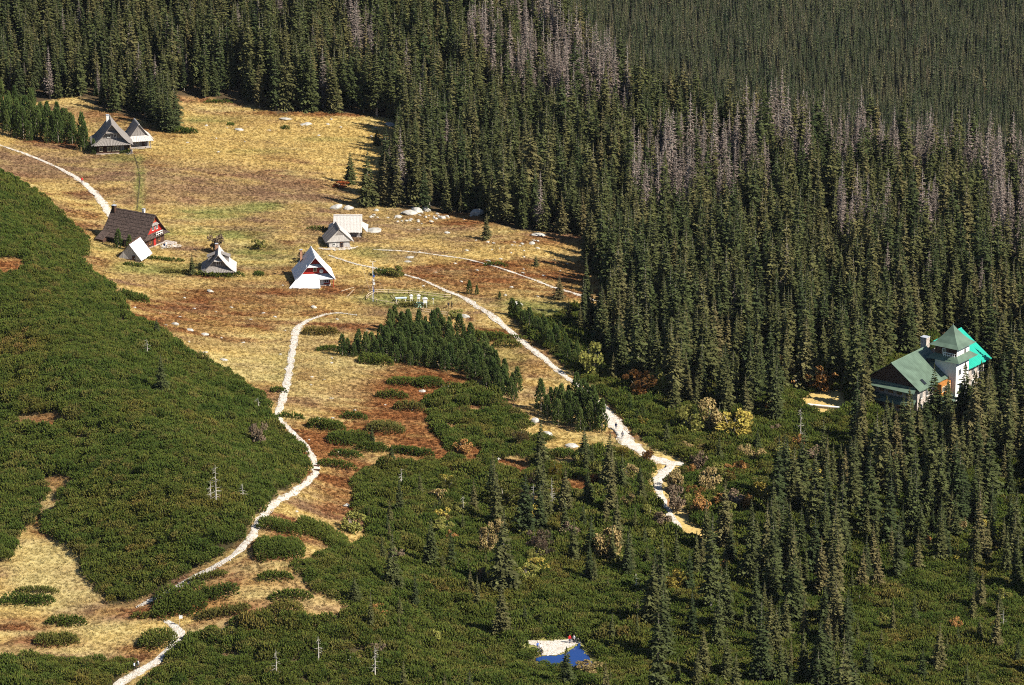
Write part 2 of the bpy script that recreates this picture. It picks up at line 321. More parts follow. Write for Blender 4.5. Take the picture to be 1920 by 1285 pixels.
# ------------------------------------------------------------------ ground sheet
def axis(segs):
    o = []
    for a, b, s in segs: o += list(np.arange(a, b, s))
    return np.array(o+[segs[-1][1]])
gx = axis([(-3000, -1000, 200), (-1000, -240, 20), (-240, 240, 2), (240, 1000, 20), (1000, 3000, 200)])
gy = axis([(-400, 500, 50), (500, 600, 10), (600, 1320, 2), (1320, 2500, 20), (2500, 7000, 250)])
GX, GY = np.meshgrid(gx, gy); fx_, fy_ = GX.ravel(), GY.ravel(); GZ = H(fx_, fy_)
me = bpy.data.meshes.new('ground'); nx, ny = len(gx), len(gy)
me.vertices.add(nx*ny); me.vertices.foreach_set('co', np.stack([fx_, fy_, GZ], 1).ravel())
ii = (np.arange(ny-1)[:, None]*nx+np.arange(nx-1)[None]).ravel()
q = np.stack([ii, ii+1, ii+nx+1, ii+nx], 1).astype(np.int32)
me.loops.add(q.size); me.loops.foreach_set('vertex_index', q.ravel())
me.polygons.add(len(q)); me.polygons.foreach_set('loop_start', np.arange(0, q.size, 4, dtype=np.int32))
me.update(calc_edges=True); me.polygons.foreach_set('use_smooth', np.ones(len(q), bool))
px_, py_, dp_ = proj(fx_, fy_, GZ)
near = (dp_ > 300) & (fy_ < ridge_y(fx_)+25) & (fy_ < 1450) & (np.abs(fx_) < 300)
tc_ = np.tile(np.array([.075, .06, .034]), (len(fx_), 1))
t_, _ = tint(fx_[near], fy_[near], px_[near], py_[near])
fo = inany(px_[near], py_[near], FOREST) & ~ell(px_[near], py_[near], CLEAR)
dw = inany(px_[near], py_[near], DWARF) & ~ell(px_[near], py_[near], CLEAR)
t_[fo] = np.array([.085, .062, .035]); t_[dw] = np.array([.070, .058, .028])
tc_[near] = t_
at = me.color_attributes.new('cover', 'FLOAT_COLOR', 'POINT'); at.data.foreach_set('color', np.c_[tc_, np.ones(len(tc_))].astype(np.float32).ravel())
m, nt, b = new_mat('meadow_ground')
vc = N(nt, 'ShaderNodeVertexColor', layer_name='cover'); ge = N(nt, 'ShaderNodeNewGeometry')
mp = N(nt, 'ShaderNodeMapping'); mp.inputs['Scale'].default_value = (.8, .8, .8); nt.links.new(ge.outputs['Position'], mp.inputs[0])
n1 = N(nt, 'ShaderNodeTexNoise'); n1.inputs['Scale'].default_value = 1.6; n1.inputs['Detail'].default_value = 8; n1.inputs['Roughness'].default_value = .75
nt.links.new(mp.outputs[0], n1.inputs['Vector'])
r1 = ramp(nt, [(.25, (.65, .6, .55)), (.5, (.95, .93, .9)), (.75, (1.2, 1.17, 1.1))], n1.outputs[0])
nt.links.new(mult(nt, vc.outputs[0], r1.outputs[0]), b.inputs['Base Color'])
bp = N(nt, 'ShaderNodeBump'); bp.inputs['Strength'].default_value = .8; bp.inputs['Distance'].default_value = .35
nt.links.new(n1.outputs[0], bp.inputs['Height']); nt.links.new(bp.outputs[0], b.inputs['Normal'])
b.inputs['Specular IOR Level'].default_value = 0.05
me.materials.append(m); ground = link('ground', me); tag(ground, 'autumn meadow and forest floor sloping across the valley', kind='structure')

# ------------------------------------------------------------------ tracks
m, nt, b = new_mat('pale_gravel')
tcx = N(nt, 'ShaderNodeNewGeometry'); n1 = N(nt, 'ShaderNodeTexNoise'); n1.inputs['Scale'].default_value = 1.1; n1.inputs['Detail'].default_value = 8; n1.inputs['Roughness'].default_value = .7
vz = N(nt, 'ShaderNodeTexVoronoi'); vz.inputs['Scale'].default_value = 3.1
nt.links.new(tcx.outputs['Position'], n1.inputs['Vector']); nt.links.new(tcx.outputs['Position'], vz.inputs['Vector'])
r1 = ramp(nt, [(.28, (.36, .29, .21)), (.45, (.60, .55, .49)), (.72, (.74, .71, .67))], n1.outputs[0])
r2 = ramp(nt, [(.0, (1, 1, 1)), (.42, (1, 1, 1)), (.62, (.75, .7, .65))], vz.outputs['Distance'])
nt.links.new(mult(nt, r1.outputs[0], r2.outputs[0], .7), b.inputs['Base Color'])
bp = N(nt, 'ShaderNodeBump'); bp.inputs['Strength'].default_value = .6; bp.inputs['Distance'].default_value = .15
nt.links.new(vz.outputs['Distance'], bp.inputs['Height']); nt.links.new(bp.outputs[0], b.inputs['Normal'])
M['gravel'] = m; M['rut'] = plain('dark_rut_soil', (.07, .055, .03), vary=.4, scale=1.0)
def gz(x, y): return float(H(x, y))
for nm, lab in (('trail_upper', 'pale gravel trail running down past the long dark-roofed house'), ('trail_main', 'wide pale stony road descending beside the young pines'),
                ('trail_branch', 'rocky pale side track dropping below the bend of the road'), ('trail_thin', 'thin pale path crossing the rusty slope under the boulders'),
                ('trail_lower', 'worn pale footpath curving around the dwarf pine hillside'), ('trail_stony', 'stony pale path among dwarf pines at the bottom edge'),
                ('beaten_track', 'narrow dark rut running from the shingled hut to the long house')):
    c, w = TR[nm]; mb = MB(); K = 6; n = len(c)
    tan = np.gradient(c, axis=0); tan /= np.linalg.norm(tan, axis=1)[:, None]+1e-9
    for i in range(n):
        nrm = np.array([-tan[i][1], tan[i][0]])
        for k in range(K+1):
            u = k/K*2-1
            ed = 1+(1.1*(vnoise(i/2.2, 3 if u < 0 else 9, len(nm))-.5)+.4*(vnoise(i/.8, 5 if u < 0 else 2, len(nm))-.5))*(abs(u) > .9)
            p = c[i]+nrm*w[i]*u*ed
            mb.v.append((p[0], p[1], gz(p[0], p[1])+.11+.05*(1-u*u)))
    for i in range(n-1):
        for k in range(K):
            a = i*(K+1)+k; mb.f.append((a, a+1, a+K+2, a+K+1)); mb.m.append(0)
    o = mb.obj('path', 'rut' if nm == 'beaten_track' else 'gravel', smooth=True); tag(o, lab, kind='structure')
def patch(name, outline, lift, mat, lab, kind='structure'):
    """ground-hugging sheet over a closed outline of ground points"""
    w = np.array([P(*p)[:2] for p in outline]); x0, y0 = w.min(0)-1; x1, y1 = w.max(0)+1; s = .5
    xs = np.arange(x0, x1, s); ys = np.arange(y0, y1, s); mb = MB(); idx = {}
    X, Y = np.meshgrid(xs, ys); jx = .5*(vnoise(X/1.3, Y/1.3, 3)-.5); jy = .5*(vnoise(X/1.3, Y/1.3, 4)-.5)
    ins = inpoly(X+2*jx, Y+2*jy, [tuple(p) for p in w]); Z = H(X+jx, Y+jy)+lift
    for j in range(len(ys)):
        for i in range(len(xs)):
            if ins[j, i]: idx[(i, j)] = len(mb.v); mb.v.append((X[j, i]+jx[j, i], Y[j, i]+jy[j, i], Z[j, i]))
    for (i, j) in list(idx):
        k = [(i, j), (i+1, j), (i+1, j+1), (i, j+1)]
        if all(q in idx for q in k): mb.f.append(tuple(idx[q] for q in k)); mb.m.append(0)
    o = mb.obj(name, mat, smooth=True); tag(o, lab, kind=kind); return o
patch('beach', [(960, 1196), (985, 1201), (1040, 1201), (1085, 1196), (1104, 1193), (1100, 1203), (1075, 1212), (1060, 1224), (1048, 1230), (1012, 1233), (1004, 1222), (1000, 1213), (975, 1206)], .12, 'gravel', 'pale sandy shore along the small blue pond')
patch('forecourt', [(300, 462), (312, 452), (330, 456), (345, 462), (330, 466), (300, 468)], .14, 'gravel', 'pale gravel forecourt beside the long dark-roofed house')
patch('forecourt', [(590, 463), (612, 466), (660, 464), (674, 460), (668, 468), (630, 472), (596, 468)], .14, 'gravel', 'trodden pale ground in front of the small log hut')
# pond
wtr = [(1000, 1236), (1016, 1232), (1050, 1229), (1064, 1222), (1078, 1211), (1088, 1205), (1094, 1218), (1104, 1228), (1114, 1244), (1116, 1262), (1086, 1266), (1050, 1268), (1020, 1256)]
m, nt, b = new_mat('pond_water'); b.inputs['Base Color'].default_value = (.014, .048, .20, 1); b.inputs['Roughness'].default_value = .07; b.inputs['Specular IOR Level'].default_value = .5  # blue base colour carries the sky's reflection
nz = N(nt, 'ShaderNodeTexNoise'); nz.inputs['Scale'].default_value = 1.2; bp = N(nt, 'ShaderNodeBump'); bp.inputs['Strength'].default_value = .12; bp.inputs['Distance'].default_value = .1
ge = N(nt, 'ShaderNodeNewGeometry'); nt.links.new(ge.outputs['Position'], nz.inputs['Vector']); nt.links.new(nz.outputs[0], bp.inputs['Height']); nt.links.new(bp.outputs[0], b.inputs['Normal'])
M['water'] = m
patch('pond', wtr, .16, 'water', 'small deep blue pond at the foot of the slope')

# ------------------------------------------------------------------ tree and shrub prototypes
def rhomb(mb, base, tip, side, wid, shade, mat=0):
    base = Vector(base); tip = Vector(tip); md = base.lerp(tip, .45)
    mb.add([base, md+side*wid, tip, md-side*wid], [(0, 1, 2, 3)], mat, shade)
def trunk_mesh(mb, h, r, mat, bend=.0, n=6):
    pts = [Vector((bend*math.sin(3*t), bend*math.cos(2*t)-bend, h*t)) for t in (0, .3, .6, 1)]
    for i in range(3): mb.tube(pts[i], pts[i+1], r*(1-.31*i), r*(1-.31*(i+1))+.01, n, mat, (1, 1, 1))
def spruce_crown(seed, h=16, rad=2.2, start=.06, dens=1.0, dead=False, column=.75):
    rn = random.Random(seed); mb = MB(); z = h*start
    lump = [rn.uniform(.7, 1.25) for _ in range(7)]
    while z < h*.985:
        t = (z/h-start)/(1-start); r = rad*(1-t)**column*(.30+.70*min(1, t*5+.45))
        r = max(r, .12); nb = max(4, int((5+6*(1-t))*dens)); a0 = rn.uniform(0, 6.28)
        for i in range(nb):
            a = a0+6.28*(i+rn.uniform(-.3, .3))/nb; L = r*rn.uniform(.52, 1.22)*lump[int((a % 6.28)/6.2832*7) % 7]
            if rn.random() < (.18 if dead else .13): continue
            d = Vector((math.cos(a), math.sin(a), 0)); s = Vector((-d.y, d.x, 0)); zz = z+rn.uniform(-.12, .12)
            drop = -L*(.12+.34*(1-t))*rn.uniform(.7, 1.3) if not dead else -L*rn.uniform(.05, .35)
            if t > .85: drop = L*.5
            tip = d*L+Vector((0, 0, zz+drop)); base = Vector((0, 0, zz)); g = rn.uniform(.62, 1.25)
            g2 = (g, g*rn.uniform(.94, 1.06), g)
            w = (.17+.11*L) if not dead else (.085+.04*L)
            k = 5 if not dead else 3
            tilt = (s+Vector((0, 0, rn.uniform(-.5, .5)))).normalized()
            rhomb(mb, base.lerp(tip, .10), tip, tilt, w, g2)
            for q in range(k):
                f = (.22+.16*q if not dead else .30+.22*q)+rn.uniform(-.06, .06); sg = 1 if (q+i) % 2 else -1
                b0 = base.lerp(tip, f); ln = L*rn.uniform(.38, .62)*(1.1-f*.6)
                e = b0+(d*.55+s*sg*.85).normalized()*ln+Vector((0, 0, -ln*rn.uniform(.15, .55)))
                gg = g*rn.uniform(.6, 1.3); rhomb(mb, b0, e, (d.cross(e-b0)+Vector((0, 0, .3))).normalized().cross((e-b0).normalized()), w*.75, (gg, gg, gg))
            if not dead:     # hanging twig curtain gives the branch body
                b0 = base.lerp(tip, .35); e = b0.lerp(tip, .85); dn = Vector((0, 0, -.22-.08*L))
                gg = g*.7; mb.add([b0, e, e+dn*.5, b0+dn], [(0, 1, 2, 3)], 0, (gg, gg, gg))
        z += rn.uniform(.32, .62)*(1.0 if not dead else 1.05)*(h/16)**.5
    if not dead: rhomb(mb, (0, 0, h*.93), (0, 0, h*1.03), Vector((1, 0, 0)), .16, (1, 1, 1)); rhomb(mb, (0, 0, h*.93), (0, 0, h*1.03), Vector((0, 1, 0)), .16, (1, 1, 1))
    return mb
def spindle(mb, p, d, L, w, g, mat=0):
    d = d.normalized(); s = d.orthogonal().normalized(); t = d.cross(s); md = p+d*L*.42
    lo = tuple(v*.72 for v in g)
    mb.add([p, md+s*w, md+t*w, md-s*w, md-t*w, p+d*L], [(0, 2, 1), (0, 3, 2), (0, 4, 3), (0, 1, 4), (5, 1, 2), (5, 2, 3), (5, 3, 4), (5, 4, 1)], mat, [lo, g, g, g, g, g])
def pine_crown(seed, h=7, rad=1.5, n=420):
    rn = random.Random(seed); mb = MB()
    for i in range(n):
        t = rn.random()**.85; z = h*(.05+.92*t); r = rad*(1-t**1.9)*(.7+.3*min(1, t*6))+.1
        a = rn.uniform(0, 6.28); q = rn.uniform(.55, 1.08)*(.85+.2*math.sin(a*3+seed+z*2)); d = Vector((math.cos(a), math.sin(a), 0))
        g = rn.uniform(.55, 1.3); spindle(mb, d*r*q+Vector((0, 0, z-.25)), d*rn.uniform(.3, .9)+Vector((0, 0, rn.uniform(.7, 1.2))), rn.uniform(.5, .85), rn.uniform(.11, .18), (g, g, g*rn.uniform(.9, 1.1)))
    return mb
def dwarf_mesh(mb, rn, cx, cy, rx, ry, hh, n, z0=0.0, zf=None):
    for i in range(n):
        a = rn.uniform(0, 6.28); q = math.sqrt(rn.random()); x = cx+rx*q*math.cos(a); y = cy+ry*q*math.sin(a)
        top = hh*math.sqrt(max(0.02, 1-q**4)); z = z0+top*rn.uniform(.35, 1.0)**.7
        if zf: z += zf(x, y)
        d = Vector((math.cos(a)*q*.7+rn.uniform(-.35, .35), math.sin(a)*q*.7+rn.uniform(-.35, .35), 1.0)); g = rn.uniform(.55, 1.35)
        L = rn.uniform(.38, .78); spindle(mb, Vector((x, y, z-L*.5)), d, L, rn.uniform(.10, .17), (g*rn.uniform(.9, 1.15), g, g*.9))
def leafy_crown(seed, n=700, sparse=.0):
    """unit bush: 1 m radius, 2 m high, built of leaf clumps"""
    rn = random.Random(seed); mb = MB(); lob = [(rn.uniform(-.75, .75), rn.uniform(-.75, .75), rn.uniform(.35, 1.75), rn.uniform(.16, .42)) for _ in range(18)]+[(0, 0, .6, .6)]
    for i in range(n):
        lx, ly, lz, lr = rn.choice(lob); a = rn.uniform(0, 6.28); u = rn.uniform(-.75, 1); s = math.sqrt(1-u*u); r = lr*rn.uniform(.6, 1.05)
        c = Vector((lx+r*s*math.cos(a), ly+r*s*math.sin(a), max(.12, lz+r*u*1.1))); g = rn.uniform(.55, 1.35)
        d = Vector((rn.uniform(-1, 1), rn.uniform(-1, 1), rn.uniform(-.4, 1))).normalized(); sd = d.orthogonal().normalized(); w = rn.uniform(.05, .10); L = rn.uniform(.11, .21)
        mb.add([c-d*L*.5, c+sd*w, c+d*L*.5, c-sd*w], [(0, 1, 2, 3)], 0, (g, g*rn.uniform(.92, 1.08), g))
    return mb
def twig_stems(seed, h=1.5, n=7):
    rn = random.Random(seed); mb = MB()
    for i in range(n):
        a = rn.uniform(0, 6.28); e = Vector((math.cos(a)*.5, math.sin(a)*.5, h*rn.uniform(.7, 1.1))); md = e*.5+Vector((0, 0, .15))
        mb.tube((0, 0, -.1), md, .045, .03, 5, 0); mb.tube(md, e, .03, .012, 5, 0)
    return mb
SPR = []                                     # (crown mesh, trunk mesh, combined object)
srcs = {}
def source(key, mesh):
    c = srcs.setdefault(key, bpy.data.collections.new(key+'_sources'))
    o = bpy.data.objects.new(key+'_source_%02d' % len(c.objects), mesh); c.objects.link(o)
def combo(crown, trunk, name, mats):
    mb = MB(); mb.v = crown.v+trunk.v; o = len(crown.v)
    mb.f = crown.f+[tuple(i+o for i in f) for f in trunk.f]; mb.m = [0]*len(crown.f)+[1]*len(trunk.f); mb.c = crown.c+[(1, 1, 1)]*len(trunk.v)
    return mb.mesh(name, mats)
def mk_variants(key, crowns, trunks, cm, tm):
    out = []
    for c, t in zip(crowns, trunks):
        out.append((c.mesh(key+'_crown', cm), t.mesh(key+'_trunk', tm))); source(key, combo(c, t, key, [cm, tm]))
    return out
def trunks(hs, r, mat=0):
    o = []
    for h in hs:
        t = MB(); trunk_mesh(t, h*.97, r, mat, .05); t.c = []; o.append(t)
    return o
hs = [16]*7
SPR = mk_variants('spruce', [spruce_crown(100+i, 16, (2.2, 2.5, 2.75, 2.0, 3.0, 2.35, 2.6)[i], (.06, .1, .05, .16, .04, .12, .08)[i], column=(.75, .85, .7, .8, .75, .65, .9)[i]) for i in range(7)], trunks([16.0]*7, .19), 'spruce', 'bark')
DEAD = mk_variants('dead_spruce', [spruce_crown(200+i, 16, (1.9, 2.2, 1.8, 2.1)[i], .10, 1.6, True) for i in range(4)], trunks([16]*4, .17), 'dead', 'snag_wood')
FAR = mk_variants('far_spruce', [spruce_crown(300+i, 13, (1.5, 1.8, 1.3)[i], .04, .75) for i in range(3)], trunks([13]*3, .15), 'far_spruce', 'bark')
PINE = mk_variants('stone_pine', [pine_crown(400+i, 7, (1.35, 1.6, 1.2, 1.5)[i]) for i in range(4)], trunks([6]*4, .12), 'stone_pine', 'bark')
for i in range(5):
    mb = MB(); dwarf_mesh(mb, random.Random(500+i), 0, 0, 1.5, 1.5, 1.9, 150); source('dwarf_pine', mb.mesh('dwarf_pine', 'dwarf'))
def tuft(seed, n, hgt, spread, wid):
    rn = random.Random(seed); mb = MB()
    for i in range(n):
        a = rn.uniform(0, 6.28); b0 = Vector((rn.uniform(-spread, spread), rn.uniform(-spread, spread), -.03)); L = hgt*rn.uniform(.6, 1.2)
        d = Vector((math.cos(a)*rn.uniform(.1, .9), math.sin(a)*rn.uniform(.1, .9), 1)).normalized(); s = d.orthogonal().normalized(); g = rn.uniform(.82, 1.18)
        mb.add([b0-s*wid, b0+s*wid, b0+d*L+s*wid*.3, b0+d*L-s*wid*.3], [(0, 1, 2, 3)], 0, (g, g, g))
    return mb
m, nt, b = new_mat('ground_cover')
ia = N(nt, 'ShaderNodeAttribute', attribute_name='tint', attribute_type='INSTANCER'); sh = N(nt, 'ShaderNodeVertexColor', layer_name='shade')
cc = mult(nt, ia.outputs['Color'], sh.outputs[0]); nt.links.new(cc, b.inputs['Base Color']); b.inputs['Specular IOR Level'].default_value = .05
t = N(nt, 'ShaderNodeBsdfTranslucent'); mx = N(nt, 'ShaderNodeMixShader'); mx.inputs[0].default_value = .3; o = [n for n in nt.nodes if n.type == 'OUTPUT_MATERIAL'][0]
nt.links.new(cc, t.inputs[0]); nt.links.new(b.outputs[0], mx.inputs[1]); nt.links.new(t.outputs[0], mx.inputs[2]); nt.links.new(mx.outputs[0], o.inputs[0])
M['cover'] = m
for i in range(4): source('grass', tuft(600+i, 18, .34, .30, .034).mesh('grass_tuft', 'cover'))
for i in range(3): source('heath', tuft(620+i, 26, .26, .34, .055).mesh('heath_tuft', 'cover'))
def rock_mesh(seed, sub=2):
    rn = random.Random(seed); import bmesh
    bm = bmesh.new(); bmesh.ops.create_icosphere(bm, subdivisions=sub, radius=1)
    pl = [(Vector((rn.gauss(0, 1), rn.gauss(0, 1), rn.gauss(0, .8))).normalized(), rn.uniform(.55, .9)) for _ in range(11)]
    for v in bm.verts:
        for n, d in pl:
            k = v.co.dot(n)
            if k > d: v.co -= n*(k-d)
        v.co *= 1+rn.uniform(-.03, .03); v.co.z *= .62; v.co.y *= .8
    me = bpy.data.meshes.new('boulder'); bm.to_mesh(me); bm.free(); me.materials.append(M['granite']); return me
ROCK = [rock_mesh(700+i) for i in range(6)]
for i in range(3): source('stone', rock_mesh(720+i, 1))

# ------------------------------------------------------------------ scatter of what nobody could count
def scatter(name, key, pts, rot, scl, label, cat, tintc=None):
    n = len(pts); me = bpy.data.meshes.new(name); me.vertices.add(n); me.vertices.foreach_set('co', np.asarray(pts, np.float32).ravel())
    a = me.attributes.new('rot', 'FLOAT_VECTOR', 'POINT'); a.data.foreach_set('vector', np.asarray(rot, np.float32).ravel())
    a = me.attributes.new('scl', 'FLOAT_VECTOR', 'POINT'); a.data.foreach_set('vector', np.asarray(scl, np.float32).ravel())
    a = me.attributes.new('idx', 'INT', 'POINT'); a.data.foreach_set('value', RNG.integers(0, len(srcs[key].objects), n).astype(np.int32))
    if tintc is not None:
        a = me.attributes.new('tint', 'FLOAT_COLOR', 'POINT'); a.data.foreach_set('color', np.c_[tintc, np.ones(n)].astype(np.float32).ravel())
    o = link(name, me); tag(o, label, cat, kind='stuff')
    ng = bpy.data.node_groups.new(name+'_scatter', 'GeometryNodeTree')
    ng.interface.new_socket('Geometry', in_out='INPUT', socket_type='NodeSocketGeometry'); ng.interface.new_socket('Geometry', in_out='OUTPUT', socket_type='NodeSocketGeometry')
    gi = ng.nodes.new('NodeGroupInput'); go = ng.nodes.new('NodeGroupOutput'); ip = ng.nodes.new('GeometryNodeInstanceOnPoints')
    ci = ng.nodes.new('GeometryNodeCollectionInfo'); ci.inputs['Collection'].default_value = srcs[key]; ci.inputs['Separate Children'].default_value = True; ci.inputs['Reset Children'].default_value = True
    def na(nm, ty):
        k = ng.nodes.new('GeometryNodeInputNamedAttribute'); k.data_type = ty; k.inputs['Name'].default_value = nm; return k.outputs['Attribute']
    er = ng.nodes.new('FunctionNodeEulerToRotation'); L = ng.links.new
    L(gi.outputs[0], ip.inputs['Points']); L(ci.outputs[0], ip.inputs['Instance']); ip.inputs['Pick Instance'].default_value = True
    L(na('idx', 'INT'), ip.inputs['Instance Index']); L(na('rot', 'FLOAT_VECTOR'), er.inputs[0]); L(er.outputs[0], ip.inputs['Rotation']); L(na('scl', 'FLOAT_VECTOR'), ip.inputs['Scale'])
    L(ip.outputs[0], go.inputs[0])
    md = o.modifiers.new('scatter', 'NODES'); md.node_group = ng; return o
def grid(x0, x1, y0, y1, s, jit=.5):
    X, Y = np.meshgrid(np.arange(x0, x1, s), np.arange(y0, y1, s)); X = X+(np.arange(X.shape[0]) % 2)[:, None]*s*.5
    X = X.ravel()+RNG.uniform(-jit, jit, X.size)*s; Y = Y.ravel()+RNG.uniform(-jit, jit, Y.size)*s
    return X, Y

PV = np.array([(x, y) for n in ('trail_main', 'trail_branch', 'trail_lower', 'trail_stony') for x, y in TR[n][0]])
_ppx, _ppy, _ = proj(PV[:, 0], PV[:, 1], H(PV[:, 0], PV[:, 1]))
OPENM = np.zeros((340, 500), bool)                 # coarse map of the open ground as seen: keeps tall trees from standing before it
_gx, _gy = np.meshgrid(np.arange(500)*4+2-40, np.arange(340)*4+2-40)
OPENM |= ~inany(_gx, _gy, FOREST) & ~inany(_gx, _gy, DWARF) & (_gx < 1160) & (_gy < 1180)
HARD = np.zeros_like(OPENM)
for a, b in zip(_ppx, _ppy):
    if -30 < a < 1930 and -30 < b < 1290: HARD[int((b+40)//4)-1:int((b+40)//4)+2, int((a+40)//4)-2:int((a+40)//4)+3] = True
for pl in ([(1640, 700), (1672, 672), (1745, 634), (1787, 606), (1818, 636), (1856, 668), (1845, 692), (1815, 705), (1795, 735), (1765, 712), (1725, 742), (1630, 736)], [(1500, 728), (1600, 728), (1600, 776), (1520, 784), (1500, 770)], [(1478, 690), (1508, 690), (1508, 742), (1478, 742)],
           [(955, 1185), (1110, 1185), (1124, 1262), (1080, 1275), (1010, 1262), (955, 1215)], [(860, 835), (910, 835), (910, 875), (860, 875)], [(940, 855), (1000, 855), (1000, 890), (940, 890)], [(1050, 895), (1130, 895), (1130, 925), (1050, 925)]):
    HARD |= inpoly(_gx, _gy, pl)
def covered(x, y, z, hm):
    """share of the stem seen against open ground, and whether it stands before something to be kept in view"""
    so = np.zeros(len(x)); sh = np.zeros(len(x), bool)
    for f in (.15, .35, .55, .75, .92):
        a, b, _ = proj(x, y, z+hm*f); i = np.clip(((b+40)//4).astype(int), 0, 339); j = np.clip(((a+40)//4).astype(int), 0, 499)
        inside = (b > -36) & (b < 1316) & (a > -36) & (a < 1956)
        so += OPENM[i, j] & inside; sh |= HARD[i, j] & inside
    return so/5, sh

# ------------------------------------------------------------------ spruce forest
x, y = grid(-250, 240, 610, 1420, 3.8, .48)
x = np.r_[x, RNG.uniform(-250, 240, 2500)]; y = np.r_[y, RNG.uniform(610, 1420, 2500)]
z = H(x, y); px, py, dep = proj(x, y, z)
inF = inany(px, py, FOREST); inM = inany(px, py, MIXED) & ~inF
VAL = inpoly(px, py, DWARF[1]) & (px > 690) & (py > 860)
keep = (y < ridge_y(x)+14) & (px > -260) & (px < 2180) & (py > -260) & (py < 1430)
dens = np.where(inF, .93, np.where(inpoly(px, py, MIXED[1]), .20, np.where(inpoly(px, py, MIXED[0]), .55, np.where(inM, .34, np.where(VAL, .12, 0.0)))))
edge = inF & (py > 640); dens = np.where(edge, .80, dens)
dens = np.where(inF & (py > 760), .55, dens)
keep &= (RNG.random(len(x)) < dens) & ~ell(px, py, CLEAR, 1.15)
hm = np.clip(RNG.normal(15.2, 3.4, len(x)), 6, 23)*np.where(inM, RNG.uniform(.4, .95, len(x)), np.where(VAL & ~inF, RNG.uniform(.2, .55, len(x)), 1.0))
hm *= np.where((py > 640) & inF, .92, 1); hm *= np.where((px < 400) & (py < 260), .88, 1.0)
hm = np.where(RNG.random(len(x)) < .12, hm*.6, hm)
so_, sh_ = covered(x, y, z, hm)
keep &= (so_ < .62) & ~sh_ & (path_gap(x, y) > 1.8)
x, y, z, hm, px, py, dep = [a[keep] for a in (x, y, z, hm, px, py, dep)]
DEADZ = [[(850, 95), (900, 60), (1010, 50), (1090, 110), (1150, 170), (1190, 250), (1110, 260), (1050, 235), (920, 180)], [(1180, 335), (1250, 300), (1420, 310), (1450, 400), (1300, 440), (1190, 440)],
         [(1380, 265), (1600, 285), (1990, 300), (1990, 378), (1700, 360), (1440, 340)], [(1840, 380), (1990, 360), (1990, 540), (1860, 520)], [(640, 60), (700, 60), (720, 150), (660, 150)],
         [(1560, 440), (1665, 430), (1665, 500), (1570, 500)], [(1715, 440), (1760, 440), (1760, 510), (1715, 510)]]
dz_ = inany(px, py, DEADZ); isdead = RNG.random(len(x)) < np.where(dz_, .74, .03)
isdead &= py < 640
hm = np.where(isdead, hm*1.04, hm)
